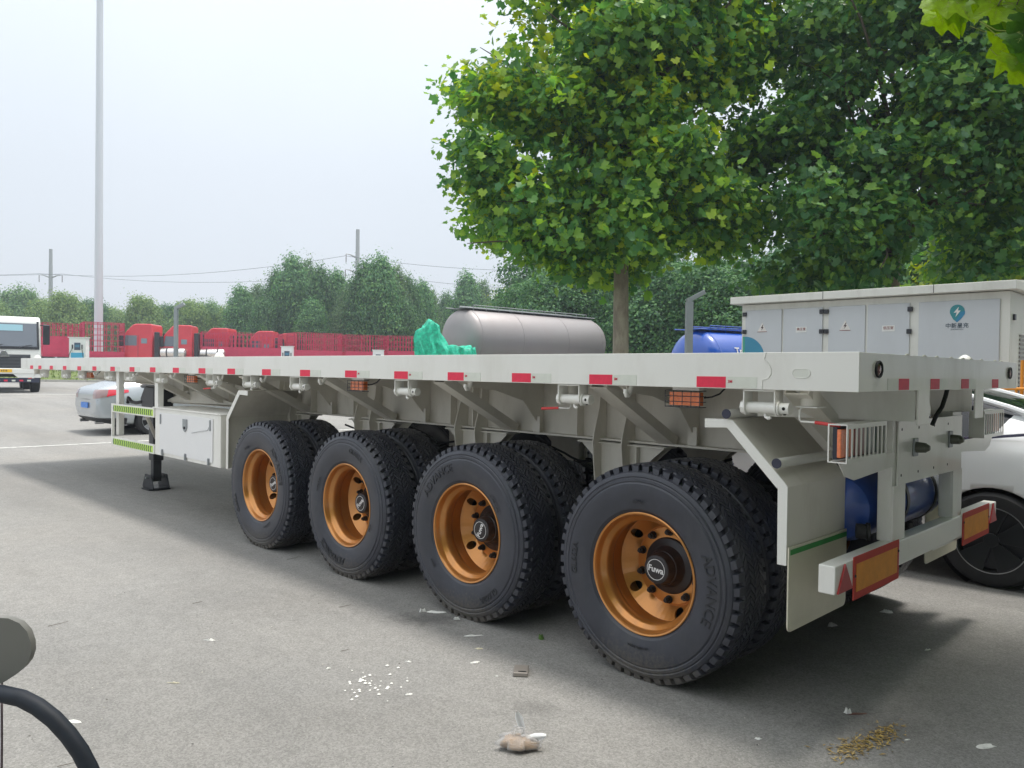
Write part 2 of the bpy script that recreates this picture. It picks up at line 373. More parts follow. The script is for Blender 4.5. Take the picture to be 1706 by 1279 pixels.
# cross members and outrigger gussets
cm = MB()
k = 0; x = -.62
cross_me = MB().box(-.003, .003, .08, WD-.08, -.062, 0).box(-.035, .0, .08, WD-.08, -.066, -.062).mesh('cross_member', paint2)
while x > -12.2:
    inst('cross_member', cross_me, T, (x, 0, ZD-.022)); x -= .6
def outrigger(s, y0):
    f = lambda y: y0+s*y
    p = [(f(.07), ZB-.002), (f(.07), 1.425), (f(.30), 1.40), (f(.56), 1.33), (f(.70), 1.18), (f(.70), 1.115), (f(.762), 1.115), (f(.762), ZB-.002)]
    return MB().prism(p, 0, -.004, .004).box(-.03, .03, *sorted((f(.70), f(.694))), 1.115, 1.22).mesh('outrigger', paint2)
og = (outrigger(1, 0), outrigger(-1, WD))
def stiff(s, y0):
    f = lambda y: y0+s*y
    return MB().box(-.004, .004, *sorted((f(.70), f(.766))), 1.114, ZB-.013).mesh('stiffener', paint2)
sg = (stiff(1, 0), stiff(-1, WD))
for xx in (-1.19, -2.40, -3.62, -4.96, -6.4, -7.6):
    for k in (0, 1): inst('outrigger', og[k], T, (xx, 0, 0))
for xx in (-.75, -2.05, -3.05, -3.30, -4.60, -5.3, -5.9, -7.0, -8.2):
    for k in (0, 1): inst('stiffener', sg[k], T, (xx, 0, 0))
# channel braces from the side beam down to the lower flange
def brace(s, y0):
    f = lambda y: y0+s*y
    a = Vector((0, f(.06), 1.452)); b = Vector((0, f(.72), 1.112)); d = (b-a).normalized(); n = Vector((0, -d.z, d.y)).normalized(); 
    if n.z < 0: n = -n
    m_ = MB()
    def slab(x0, x1, h0, h1):
        m_.add([(x, *(p+n*h).yz) for x in (x0, x1) for p in (a, b) for h in (h0, h1)], [(0,1,3,2),(4,6,7,5),(0,4,5,1),(2,3,7,6),(0,2,6,4),(1,5,7,3)])
    slab(0, .11, -.012, -.006); slab(0, .006, -.006, .045); slab(.104, .11, -.006, .045)
    return m_.mesh('brace', paint2)
bg_ = (brace(1, 0), brace(-1, WD))
for xx in (-.34, -1.42, -2.72, -4.12, -5.45, -6.35, -7.15, -8.0):
    for k in (0, 1): inst('brace', bg_[k], T, (xx, 0, 0))
# suspension hangers
def hanger(s, y0):
    f = lambda y: y0+s*y
    m_ = MB()
    for dy in (0, .075):
        m_.prism([(-.33, 1.09), (.33, 1.09), (.15, .94), (.15, .80), (-.15, .80), (-.15, .94)], 1, f(.715+dy), f(.723+dy))
    for xx in (-.16, .06):
        m_.prism([(f(.70), 1.40), (f(.762), 1.40), (f(.762), .82), (f(.66), .82), (f(.645), .95), (f(.63), 1.08), (f(.64), 1.14), (f(.69), 1.30)], 0, xx, xx+.008)
    m_.box(-.33, .33, *sorted((f(.69), f(.83))), 1.078, 1.0875).box(.135, .142, *sorted((f(.68), f(.80))), .82, 1.077)
    return m_.mesh('suspension_hanger', paint2)
hg = (hanger(1, 0), hanger(-1, WD))
AX = [-1.049-1.3106*i for i in range(4)]
for i in range(1, 5):
    for k in (0, 1): inst('suspension_hanger', hg[k], T, (AX[0]+.655-1.3106*i, 0, 0))
# axles, springs, brake chambers, air tanks
axm = MB().cyl((0, .55, .525), (0, WD-.55, .525), .068, 20).box(-.06, .06, .66, .80, .60, .72).box(-.06, .06, WD-.80, WD-.66, .60, .72).mesh('axle', dark)
spm = MB(); y = 0
if 1:
    for j in range(5):
        h = .56-j*.09
        P_ = [(-h+2*h*i/8, .70+j*.012+.10*(abs(-1+2*i/8)**2)*(1-j*.12)) for i in range(9)]
        spm.prism(P_+[(a, b+.010) for a, b in P_[::-1]], 1, y, y+.08)
spm = spm.mesh('leaf_spring', dark)
chm = MB(); y = 0
chm.cyl((.16, y, .62), (.36, y, .70), .082, 18).cyl((.36, y, .70), (.47, y, .745), .062, 18).cyl((.245, y, .654), (.262, y, .661), .092, 18)
chm = chm.mesh('brake_chamber', blackp, .6)
for x in AX:
    inst('axle', axm, T, (x, 0, 0)); 
    for y in (.72, 1.70): inst('leaf_spring', spm, T, (x, y, 0))
    for y in (.92, 1.5): inst('brake_chamber', chm, T, (x, y, 0))
for xx, y0, y1, zz in ((-.36, .66, 1.85, .87),):
    m_ = MB().lathe([(y0, .0), (y0+.02, .10), (y0+.05, .15), (y0+.10, .17), (y1-.10, .17), (y1-.05, .15), (y1-.015, .10), (y1, 0)], 32, 'y', c=(xx, 0, zz))
    tk = m_.build('air_tank', blue, T)
    for yy in (y0+.50, y1-.24): MB().lathe([(yy, .1715), (yy, .177), (yy+.035, .177), (yy+.035, .1715)], 32, 'y', c=(xx, 0, zz)).box(xx-.004, xx+.004, yy, yy+.035, zz+.168, ZB-.01).build('tank_strap', blackp, tk)
MB().cyl((-.24, .62, .785), (-.20, .64, .785), .036, 24).cyl((-.20, .64, .785), (-.185, .648, .785), .043, 24).build('air_valve', dark, T, bevel=.003)
# air hoses under the frame
hs = random.Random(5)
for i in range(7):
    x0 = -1.5-i*.75; z0 = hs.uniform(.86, 1.0); y0 = hs.uniform(1.0, 1.4)
    MB().tube([(x0+.9*t/8, y0+.06*math.sin(t), z0-.10*math.sin(PI*t/8)) for t in range(9)], .009, 8).build('air_hose', black, T)
MB().tube([(-.05, 1.30, 1.46), (-.05, 1.27, 1.42), (-.05, 1.22, 1.37), (-.06, 1.17, 1.33), (-.07, 1.14, 1.28)], .011, 8).build('cable', black, T)

# reflective strips along both side beams
red_me = MB().box(0, .15, -.0016, 0, 0, .05).mesh('red_reflector', red)
wht_me = MB().box(.151, .301, -.0014, 0, 0, .05).mesh('white_reflector', white)
t3 = text_mesh('3M', .018, .0002, mat('red_print', (.6,.03,.06), .5), .0006)
xs = [-.739, -1.379, -1.948, -2.513, -3.066, -3.658, -4.289, -4.904, -5.545, -6.15, -6.757, -7.355, -7.947, -8.561, -9.195, -9.773, -10.375, -10.975, -11.532, -11.954]
for i, xx in enumerate(xs):
    inst('red_reflector', red_me, T, (xx, 0, ZB+.004+(i % 3)*.0004))
    if i < 18: w_ = inst('white_reflector', wht_me, T, (xx, 0, ZB+.004+(i % 3)*.0004))
    if i < 6: inst('lettering', t3, w_, (.172, -.0022, .028), (PI/2, 0, 0))
    inst('red_reflector', red_me, T, (xx+.15, WD, ZB+.004), (0, 0, PI))
re_me = MB().box(0, .0016, 0, .13, 0, .05).mesh('red_reflector', red)
rw_me = MB().box(0, .0014, 0, .13, 0, .05).mesh('white_reflector', white)
for y, w in ((.44, -1), (.87, 1), (1.36, 1), (1.95, 0)):
    inst('red_reflector', re_me, T, (-.0008, y, 1.464))
    if w: inst('white_reflector', rw_me, T, (-.0008, y+.131*w, 1.464))

# strap winches under the near and far side beams
wb = MB()
for x in (-.145, 0): wb.prism([(.012, 1.455), (.088, 1.455), (.088, 1.37), (.075, 1.345), (.03, 1.345), (.012, 1.37)], 0, x-.003, x+.003)
wb.box(-.148, .003, .012, .088, 1.4505, 1.4565)
wb = wb.mesh('winch_bracket', paint)
wd = MB().cyl((-.155, .05, 1.378), (.055, .05, 1.378), .0255, 20).cyl((.004, .05, 1.378), (.012, .05, 1.378), .034, 20).cyl((-.168, .05, 1.378), (-.150, .05, 1.378), .032, 8).mesh('winch_drum', paint, .6)
wh = MB().cyl((.036, .0238, 1.378), (.036, .0240, 1.378), .0075, 12).cyl((.036, .037, 1.353), (.036, .0375, 1.3515), .0065, 12).mesh('winch_holes', mat('hole_black', (.006,.006,.007), .9))
wk = MB().tube([(-.06, .05, 1.353), (-.055, .045, 1.338), (-.04, .04, 1.332), (-.03, .04, 1.338)], .007, 8).mesh('winch_pawl', paint, .6)
for i, xx in enumerate((-.362, -1.46, -2.93, -4.32, -5.13, -5.87, -7.13, -8.0, -8.66, -9.65, -10.35, -11.35)):
    w = node('winch', T, (xx, 0, 0))
    inst('winch_bracket', wb, w); inst('winch_drum', wd, w, (0, 0, 0)); inst('winch_holes', wh, w)
    if i < 6: inst('winch_pawl', wk, w)
    if i < 7: 
        w2 = node('winch', T, (xx-.15, WD, 0), (0, 0, PI)); inst('winch_bracket', wb, w2); inst('winch_drum', wd, w2)
# rope hooks
hk = MB().tube([(0, .06, 1.46), (0, .05, 1.43), (0, .035, 1.41), (0, .02, 1.41), (0, .010, 1.425), (0, .012, 1.44)], .0125, 10).mesh('rope_hook', paint, .8)
for xx in (-1.16, -2.37, -4.04, -4.96, -5.77, -6.86, -7.89, -9.2): inst('rope_hook', hk, T, (xx, .01, 0))
# amber side marker lamps in wire cages
lm_ = MB().box(-.082, .082, .052, .088, 1.372, 1.435).mesh('lens', orange)
cg = MB()
for x in (-.095, -.048, 0, .048, .095): cg.tube([(x, .09, 1.365), (x, .035, 1.365), (x, .035, 1.442), (x, .09, 1.442)], .0022, 5)
for z in (1.365, 1.39, 1.416, 1.442): cg.tube([(-.095, .09, z), (-.095, .035, z), (.095, .035, z), (.095, .09, z)], .0022, 5)
cg = cg.mesh('cage', blackp)
lb = MB().box(-.07, .075, .06, .10, 1.4425, 1.4575).mesh('lamp_bracket', paint)
for xx in (-.838, -3.585, -6.46, -9.5):
    w = node('side_marker_lamp', T, (xx, 0, 0)); inst('lens', lm_, w); inst('cage', cg, w); inst('lamp_bracket', lb, w)
    MB().tube([(.085, .09, 1.41), (.12, .10, 1.415), (.15, .12, 1.43), (.17, .14, 1.46)], .004, 6).build('lamp_cable', black, w)
# container lock handles with red grips
def lock(xx, s, cone):
    w = node('container_lock', T, (xx, 0, 0))
    MB().cyl((0, .13, 1.39), (0, .13, 1.457), .042, 24).build('lock_socket', paint2, w)
    MB().box(-.05, .05, .085, .175, 1.384, 1.389).build('lock_washer', paint, w)
    hp = [(-.025*s, .10, 1.386), (-.026*s, .085, 1.372), (-.026*s, .082, 1.335), (-.018*s, .08, 1.325), (.05*s, .07, 1.3245), (.11*s, .06, 1.321)]
    MB().tube(hp, .0045, 8).build('lock_handle', paint, w)
    MB().tube([(.05*s, .07, 1.3245), (.16*s, .052, 1.317)], .0075, 10).build('red_grip', mat('red_grip', (.62,.05,.05), .5), w)
    if cone: MB().lathe([(1.620, .045), (1.632, .045), (1.655, .03), (1.668, .012), (1.670, 0)], 16, 'z', c=(0, .13, 0)).build('lock_cone', paint, w)
lock(-.255, 1, 0); lock(-1.60, -1, 0); lock(-5.99, -1, 1); lock(-12.1, -1, 1)
for xx in (-.255, -5.99):
    w = node('container_lock', T, (xx, WD-.26, 0))
    MB().lathe([(1.620, .045), (1.64, .04), (1.655, .025), (1.664, .010), (1.666, 0)], 16, 'z', c=(0, .13, 0)).build('lock_cone', paint, w)

# rear mudguards (both sides) and the front pair
def guard(s, y0, pts, flap, pipes):
    f = lambda y: y0+s*y
    w = node('mudguard', T)
    n = len(pts); m_ = MB(); vs = []
    for yy in (.05, .66):
        vs += [(p[0], f(yy), p[1]) for p in pts]
    m_.add(vs, [(i, i+1, n+i+1, n+i) for i in range(n-1)])
    o = m_.build('guard_sheet', paint2, w, smooth=None); so_ = o.modifiers.new('thickness', 'SOLIDIFY'); so_.thickness = .003
    # broad folded rim facing outwards
    q = [Vector((p[0], p[1])) for p in pts]; inn = []
    for i in range(n):
        d = (q[min(i+1, n-1)]-q[max(i-1, 0)]).normalized(); nn = Vector((d.y, -d.x)); 
        inn.append(q[i]+nn*(-.042 if flap['side'] > 0 else .042)*(1.08 if 0 < i < n-1 else 1))
    MB().prism([tuple(p) for p in q]+[tuple(p) for p in inn[::-1]], 1, f(.05), f(.044)).build('guard_rim', paint, w, bevel=.001)
    for (px, pz) in pipes:
        pp = MB().cyl((px, f(.03), pz), (px, f(.74), pz), .0215, 20).build('guard_pipe', paint, w)
        MB().cyl((px, f(.027), pz), (px, f(.0305), pz), .0222, 20).build('pipe_cap', mat('navy_plastic_cap', (.03,.032,.06), .5), pp)
    return w
rear_pts = [(-.72, 1.316), (-.58, 1.318), (-.325, 1.06), (-.31, 1.04), (-.31, .70)]
for s, y0 in ((1, 0), (-1, WD)):
    w = guard(s, y0, rear_pts, {'side': -1}, [(-.60, 1.343), (-.355, 1.14)])
    f = lambda y: y0+s*y
    a, b = .048, .665; z0, z1, r_ = .41, .78, .03
    pl = [(f(a), z1), (f(b), z1)]+[(f(b-r_+r_*math.cos(t)), z0+r_-r_*math.sin(t)) for t in (0, .4, .8, 1.2, 1.57)]+[(f(a+r_-r_*math.sin(t)), z0+r_-r_*math.cos(t)) for t in (0, .4, .8, 1.2, 1.57)]
    MB().prism(pl, 0, -.3065, -.300).build('mud_flap', mat('cream_flap', (.66,.63,.50), .45, noise=(5,.06)), w)
    MB().box(-.2995, -.2975, *sorted((f(.06), f(.66))), .745, .768).build('green_tape', mat('green_tape', (.02,.27,.045), .4, noise=(14,.15)), w)
    front_pts = [(-5.25, 1.322), (-5.42, 1.322), (-5.655, 1.075), (-5.66, 1.05), (-5.66, .60)]
    guard(s, y0, front_pts, {'side': 1}, [])
# gusset under the rear lamps and slatted lamp housings
def lamp_house(s, y0):
    f = lambda y: y0+s*y
    w = node('tail_lamp', T)
    X0, X1, Y0, Y1, Z0, Z1 = -.135, -.055, .03, .47, 1.165, 1.325
    m_ = MB(); b_ = lambda a, b, c, d, e, g: m_.box(a, b, *sorted((f(c), f(d))), e, g)
    b_(X0, X1, Y0, Y1, Z1-.005, Z1); b_(X0, X1, Y0, Y1, Z0, Z0+.005)
    b_(X0, X0+.006, Y0, Y0+.004, Z0+.005, Z1-.005)
    b_(X1-.004, X1, Y0, Y0+.014, Z0+.005, Z1-.005)
    n = 9; st_ = (Y1-Y0-.02)/n
    for i in range(1, n+1): b_(X1-.004, X1, Y0+.01+st_*i-.006, Y0+.01+st_*i+.006, Z0+.019, Z1-.019)
    b_(X1-.004, X1, Y0+.014, Y1, Z0+.005, Z0+.019); b_(X1-.004, X1, Y0+.014, Y1, Z1-.019, Z1-.005)
    b_(X0, X1, Y1-.004, Y1, Z0+.005, Z1-.005)
    m_.build('slatted_housing', paint2 if 0 else paint, w)
    MB().box(-.118, -.10, *sorted((f(.04), f(.45))), 1.178, 1.312).build('lamp_back', mat('lamp_back_black', (.02,.025,.04), .5), w)
    for a, b, mm in ((.035, .17, orange), (.175, .31, mat('dim_red_lens', (.22,.03,.02), .3, coat=.4)), (.315, .44, mat('reversing_lens', (.12,.17,.17), .3, coat=.4))):
        MB().box(-.0995, -.082, *sorted((f(a), f(b))), 1.186, 1.304).build('lens', mm, w, bevel=.004)
    MB().prism([(f(.07), 1.1645), (f(.72), 1.1645), (f(.72), 1.10), (f(.24), 1.075), (f(.14), 1.10)], 0, -.11, -.105).build('gusset', paint, T)
lamp_house(1, 0); lamp_house(-1, WD)
# rear underrun frame: plate, posts, bumper
MB().box(-.106, -.098, .745, 1.755, 1.005, 1.31).build('rear_plate', paint, T, bevel=.002)
for y in (.79, 1.03, 1.27, 1.5):
    for z in (1.05, 1.27): MB().cyl((-.0985, y, z), (-.0972, y, z), .007, 10).build('bolt_hole', mat('hole_black', (0,0,0)), T)
for y in (.70, 1.62):
    MB().box(-.175, -.108, y, y+.16, .74, 1.33).build('frame_post', paint, T, bevel=.006)
    MB().box(-.1085, -.1, y, y+.16, .742, 1.0048).build('post_face', paint, T)
bu = MB().box(-.16, -.088, .02, 2.48, .622, .742).build('rear_bumper', paint, T, bevel=.006)
MB().prism([(1.30, .6215), (2.0, .6215), (1.97, .585), (1.42, .585)], 0, -.14, -.134).build('towing_plate', paint, T)
for y, s in ((.20, 1), (2.30, -1)):
    rp_ = node('rear_reflector_board', T, (0, 0, 0))
    y1 = y+.54*s
    MB().box(-.0875, -.083, *sorted((y, y1)), .568, .752).build('red_border', mat('board_red', (.50,.035,.02), .65), rp_)
    MB().box(-.0828, -.0815, *sorted((y+.026*s, y1-.026*s)), .600, .720).build('yellow_field', mat('board_yellow', (.72,.27,.015), .6, noise=(20,.1)), rp_)
    for yy, zz in ((y+.014*s, .67), (y1-.012*s, .70)): MB().cyl((-.0829, yy, zz), (-.079, yy, zz), .006, 10).build('rivet', dark, rp_)
    a = .095 if s > 0 else 2.405
    MB().prism([(a-.06, .626), (a+.09, .626), (a+.012, .740)] if s > 0 else [(a-.09, .626), (a+.06, .626), (a-.012, .740)], 0, -.0878, -.080).build('red_triangle', mat('triangle_red', (.42,.03,.03), .35), T)
for y, z in ((.97, 1.175), (1.53, 1.185)):                              # plug sockets on the rear plate
    c = node('air_coupling', T, (0, 0, 0))
    MB().prism([(y-.03, z-.045), (y+.03, z-.045), (y+.03, z+.045), (y-.03, z+.045)], 0, -.098, -.088).build('flange', steel, c, bevel=.004)
    MB().cyl((-.088, y, z), (-.045, y, z), .027, 20, .024).cyl((-.045, y, z), (-.028, y, z), .022, 20, .012).build('dome', mat('olive_coupling', (.12,.125,.10), .5, .3), c)
for y in (.195, 2.325):                                                 # round lamps in the rear beam
    c = node('round_lamp', T, (0, 0, 0))
    MB().lathe([(-.001, .034), (.006, .037), (.010, .034), (.008, .028), (.002, .028)], 28, 'x', c=(0, y, 1.552)).build('rubber_ring', black, c)
    MB().lathe([(.001, .028), (.006, .022), (.009, .012), (.010, 0)], 24, 'x', c=(0, y, 1.552)).build('lens', mat('clear_red_lens', (.25,.12,.12), .12, .3, coat=.6), c)
# toolbox and side guard
tb = node('toolbox', T)
MB().box(-7.24, -5.70, .012, .46, .60, 1.085).build('box_body', paint, tb, bevel=.006)
MB().prism([(-7.30,1.086),(-5.69,1.086),(-5.72,1.10),(-7.27,1.10)], 1, 0, .47).build('box_lid_edge', paint, tb)
MB().box(-7.10, -5.85, .004, .011, .635, 1.045).build('door', mat('toolbox_door_paint', (.80,.80,.80), .3, coat=.3, noise=(3,.02)), tb, bevel=.002)
for x in (-7.02, -6.45, -5.93): MB().cyl((x, -.002, .612), (x, -.002, .665), .009, 10).box(x-.02, x+.02, -.001, .0038, .605, .672).build('hinge', steel, tb)
MB().prism([(-6.51,1.01),(-6.41,1.01),(-6.41,.93),(-6.43,.90),(-6.46,.885),(-6.49,.90),(-6.51,.93)], 1, -.004, .0035).build('latch', steel, tb, bevel=.001)
MB().cyl((-6.46, -.012, .925), (-6.46, -.004, .925), .014, 12).build('lock', dark, tb)
for x in (-7.07, -5.90): MB().box(x-.012, x+.012, -.003, .0036, .93, 1.03).build('side_catch', steel, tb, bevel=.001)
MB().tube([(-6.3, -.001, .885), (-6.1, -.001, .915), (-5.95, -.001, .93), (-5.91, -.001, .97)], .0022, 6).build('chain', steel, tb)
sgd = node('side_guard', T)
for z0 in (.60, .985):
    MB().box(-8.50, -7.245, .002, .03, z0, z0+.10).build('guard_rail', paint, sgd, bevel=.003)
    n = 20
    ch = MB()
    MB().box(-8.46, -7.27, .0005, .0018, z0+.016, z0+.084).build('lime_strip', mat('lime_strip', (.55,.78,.12), .4), sgd)
    for i in range(n):
        x = -8.45+i*.0588
        ch.prism([(x, z0+.018), (x+.028, z0+.018), (x+.008, z0+.05), (x+.028, z0+.082), (x, z0+.082), (x-.018, z0+.05)], 1, -.0008, .0004)
    ch.build('green_chevrons', mat('chevron_green', (.04,.13,.015), .4), sgd)
MB().box(-8.535, -8.503, .002, .03, .598, 1.087).build('end_post', paint, sgd, bevel=.002)
for x in (-8.52, -7.36): MB().box(x, x+.09, .05, .11, .72 if x < -8 else 1.0, ZB-.001).build('hanging_post', paint, sgd, bevel=.003)
for x0, x1 in ((-8.3, -7.5),): MB().tube([(x0-.2, .5, .66), (x1-.1, .06, .98)], .022, 8).build('strut', paint2, sgd)
# landing legs
for y in (.60, 1.90):
    g = node('landing_leg', T)
    MB().box(-8.83, -8.68, y-.065, y+.065, .36, 1.10).build('outer_leg', blackp, g, bevel=.012)
    MB().box(-8.80, -8.71, y-.05, y+.05, .10, .37).build('inner_leg', blackp, g, bevel=.006)
    m_ = MB()
    for yy in (y-.10, y+.09): m_.prism([(-8.93, .035), (-8.58, .035), (-8.66, .19), (-8.85, .19)], 1, yy, yy+.01)
    m_.box(-8.92, -8.59, y-.10, y+.10, .02, .034).box(-8.88, -8.63, y-.13, y+.13, .001, .019)
    m_.build('foot', blackp, g)
    MB().cyl((-8.755, y-.13, .15), (-8.755, y+.13, .15), .014, 10).build('foot_pin', steel, g)
    MB().prism([(-8.95, 1.00), (-8.55, 1.00), (-8.55, 1.27), (-8.86, 1.28), (-8.95, 1.18), (-9.0, 1.12)], 1, y-.11, y+.13).build('gearbox', blackp, g, bevel=.02)
    if y < 1: MB().tube([(-8.95, y-.1, 1.08), (-9.08, y-.12, 1.06), (-9.2, y-.14, 1.07), (-9.28, y-.15, 1.12), (-9.30, y-.15, 1.05)], .022, 8).build('crank', blackp, g)
MB().prism([(-8.62, 1.10), (-8.0, 1.24), (-7.75, 1.24), (-6.75, 1.14), (-6.75, 1.12), (-8.62, 1.09)], 1, .655, .661).build('leg_bracket_plate', paint2, T)

# closing plates behind the rear openings
MB().add([(-.50,.13,1.335),(-.50,.13,1.456),(-.34,.20,1.456),(-.34,.20,1.335),(-.012,.699,1.315),(-.012,.699,1.456)],[(0,1,2,3),(3,2,5,4)]).build('closing_plate', paint, T, smooth=2)
MB().box(-.22,-.213,.80,2.38,1.3105,1.455).build('rear_crossbeam', paint2, T)
# ---------------------------------------------------------------- wheels
tyre_m = mat('tyre_rubber', (.036,.039,.052), .38, noise=(5,.22), bump=(40,.12,.002), dirt=(3.2,(.10,.098,.095),.52,.78,.45))
_n = tyre_m.node_tree.nodes; _l = tyre_m.node_tree.links; _b = _n['Principled BSDF']; _src = _b.inputs['Base Color'].links[0].from_socket
_g = _n.new('ShaderNodeNewGeometry'); _s = _n.new('ShaderNodeSeparateXYZ'); _l.new(_g.outputs['Position'], _s.inputs[0])
_k = _n.new('ShaderNodeTexNoise'); _k.inputs['Scale'].default_value = 55; _k.inputs['Detail'].default_value = 5; _l.new(_g.outputs['Position'], _k.inputs['Vector'])
_a = _n.new('ShaderNodeMapRange'); _a.inputs[1].default_value = .02; _a.inputs[2].default_value = .24; _a.inputs[3].default_value = .55; _a.inputs[4].default_value = -.28; _l.new(_s.outputs['Z'], _a.inputs[0])
_c = _n.new('ShaderNodeMath'); _c.operation = 'ADD'; _l.new(_a.outputs[0], _c.inputs[0]); _l.new(_k.outputs[0], _c.inputs[1])
_r = _n.new('ShaderNodeMapRange'); _r.inputs[1].default_value = .5; _r.inputs[2].default_value = 1.0; _r.inputs[4].default_value = .75; _l.new(_c.outputs[0], _r.inputs[0])
_m = _n.new('ShaderNodeMix'); _m.data_type = 'RGBA'; _m.inputs[7].default_value = (.13,.115,.095,1); _l.new(_r.outputs[0], _m.inputs[0]); _l.new(_src, _m.inputs[6]); _l.new(_m.outputs[2], _b.inputs['Base Color'])   # road dust on the parts that have rolled near the ground
def ring_uv(n, prof): return None
def tyre_mesh():
    m_ = MB()
    side = [(.050,.290),(.030,.300),(.018,.318),(.014,.322),(.008,.345),(.0,.385),(-.003,.425),(-.001,.448),(.0045,.456),(.0015,.462),(.003,.474),(.0085,.479),(.006,.485),(.009,.494),(.014,.503),(.018,.505),(.022,.520)]
    prof = side[:-1]+[(.03,.512),(.07,.513),(.15,.514),(.23,.513),(.27,.512)]+[(.30-y, r) for y, r in side[:-1][::-1]]
    m_.lathe(prof, 96)
    NP = 54
    def blk(a0, a1, ys, rs, rb, skew=0):
        """raised tread block between angles; ys across, rs top radii"""
        vs = []
        k = len(ys)
        for (aa) in (a0, a1):
            for j, y in enumerate(ys):
                a = aa+skew*(j/(k-1)-.5)
                vs.append((rs[j]*math.cos(a), y, rs[j]*math.sin(a)))
        for (aa) in (a0, a1):
            for j, y in enumerate(ys):
                a = aa+skew*(j/(k-1)-.5)
                vs.append((rb*math.cos(a), y, rb*math.sin(a)))
        fs = [(j, j+1, k+j+1, k+j) for j in range(k-1)]
        fs += [(j, 2*k+j, 2*k+j+1, j+1) for j in range(k-1)]+[(k+j, k+j+1, 3*k+j+1, 3*k+j) for j in range(k-1)]
        fs += [(0, k, 3*k, 2*k), (k-1, 3*k-1, 4*k-1, 2*k-1)]
        m_.add(vs, fs)
    p = 2*PI/NP
    for i in range(NP):
        a = i*p
        for s in (0, 1):
            g = (lambda y: y) if s == 0 else (lambda y: .30-y)
            aa = a+(p/2 if s else 0)
            blk(aa, aa+p*.60, [g(y) for y in (.0195,.024,.036,.066)], [.512,.533,.5385,.5415], .505, .18*p)
            blk(aa+p*.58, aa+p*1.02, [g(y) for y in (.054,.058,.066)], [.535,.5400,.5415], .512, 0)
            blk(aa+p*.08, aa+p*.46, [g(y) for y in (.071,.088,.104)], [.5418,.5428,.5435], .512, .55*p)
            blk(aa+p*.60, aa+p*.98, [g(y) for y in (.071,.088,.104)], [.5418,.5428,.5435], .512, .55*p)
        for q in (0, .5):
            blk(a+p*(q+.05), a+p*(q+.42), [.109,.128,.147], [.5438,.5442,.5445], .512, -.6*p)
            blk(a+p*(q+.30), a+p*(q+.67), [.153,.172,.191], [.5445,.5442,.5438], .512, .6*p)
    # deep notches shading the shoulder
    return m_.mesh('tyre', tyre_m, .5)
TY = tyre_mesh()
def letters(m_, txt, a0, r, size):
    """raised sidewall lettering bent round the tyre, reading clockwise seen from outside; a0 in degrees (0 = rear, 90 = up)"""
    me = text_mesh(txt, size, .0012, None, .0006)
    n = len(me.vertices); co_ = np.zeros(n*3); me.vertices.foreach_get('co', co_); co_ = co_.reshape(-1, 3)
    vs = []
    for x, y, z in co_:
        a = math.radians(a0)-x/r; rr = r+y
        yy = -.0024+max(0, (rr-.43))*.02 - z - .0008
        vs.append((rr*math.cos(a), yy, rr*math.sin(a)))
    m_.add(vs, [tuple(p.vertices) for p in me.polygons]); bpy.data.meshes.remove(me)
lt = MB()
letters(lt, 'ADVANCE', 0, .405, .072)
letters(lt, 'GL662A', 178, .415, .05)
letters(lt, '12R22.5', 92, .36, .018); letters(lt, 'ALL STEEL  RADIAL', -90, .36, .014)
LT = lt.mesh('lettering', mat('raised_rubber', (.022,.024,.03), .4), .5)
def rim_mesh():
    m_ = MB()
    m_.lathe([(.045,.290),(.030,.306),(.024,.306),(.021,.302),(.024,.295),(.036,.288),(.052,.286),(.062,.280),(.074,.263),(.086,.2565),(.124,.2565),(.138,.262),(.155,.272),(.31,.276)], 72)
    for (h, r) in ((.155,.2495),): pass
    return m_.mesh('rim', gold, .5)
def disc_mesh():
    """conical wheel disc with five round hand holes, and its flat centre"""
    bm = bmesh.new(); all_e = []
    def loop(cx, cz, r, n):
        vs = [bm.verts.new((cx+r*math.cos(2*PI*i/n), 0, cz+r*math.sin(2*PI*i/n))) for i in range(n)]
        return [bm.edges.new((vs[i], vs[(i+1)%n])) for i in range(n)]
    E_ = loop(0, 0, .2735, 60)+loop(0, 0, .205, 60)
    for k in range(5):
        a = math.radians(180+36+72*k); E_ += loop(.2405*math.cos(a), .2405*math.sin(a), .0265, 20)
    bmesh.ops.triangle_fill(bm, edges=E_, use_beauty=True)
    bmesh.ops.triangle_fill(bm, edges=loop(0, 0, .205, 60)+loop(0, 0, .11, 40), use_beauty=True)
    for v in bm.verts:
        r = math.hypot(v.co.x, v.co.z); v.co.y = .225+max(0, min(1, (.2735-r)/.0685))*.06
    geo = bmesh.ops.extrude_face_region(bm, geom=bm.faces[:]); bmesh.ops.translate(bm, vec=(0,.012,0), verts=[v for v in geo['geom'] if isinstance(v, bmesh.types.BMVert)])
    bmesh.ops.recalc_face_normals(bm, faces=bm.faces)
    me = bpy.data.meshes.new('wheel_disc'); bm.to_mesh(me); bm.free(); me.materials.append(gold); return me
RIM, DISC = rim_mesh(), disc_mesh()
FL = MB().lathe([(.2845,.203),(.278,.199),(.276,.197),(.275,.11),(.284,.11)], 60).mesh('bolt_ring', gold, .4)
NUT = MB().cyl((0,.275,0),(0,.269,0),.021,16).cyl((0,.269,0),(0,.246,0),.0165,6).cyl((0,.246,0),(0,.235,0),.010,10).mesh('lug_nut', mat('dark_bolt', (.03,.028,.028), .5, .4), .5)
HUB = MB().lathe([(.31,.146),(.272,.146),(.264,.140),(.258,.118),(.252,.106),(.240,.098),(.222,.092),(.206,.088),(.202,.083),(.186,.080),(.174,.077),(.156,.074),(.152,.070),(.149,.058),(.149,0)], 48).mesh('hub', mat('hub_black', (.022,.018,.02), .38, noise=(20,.3)), .5)
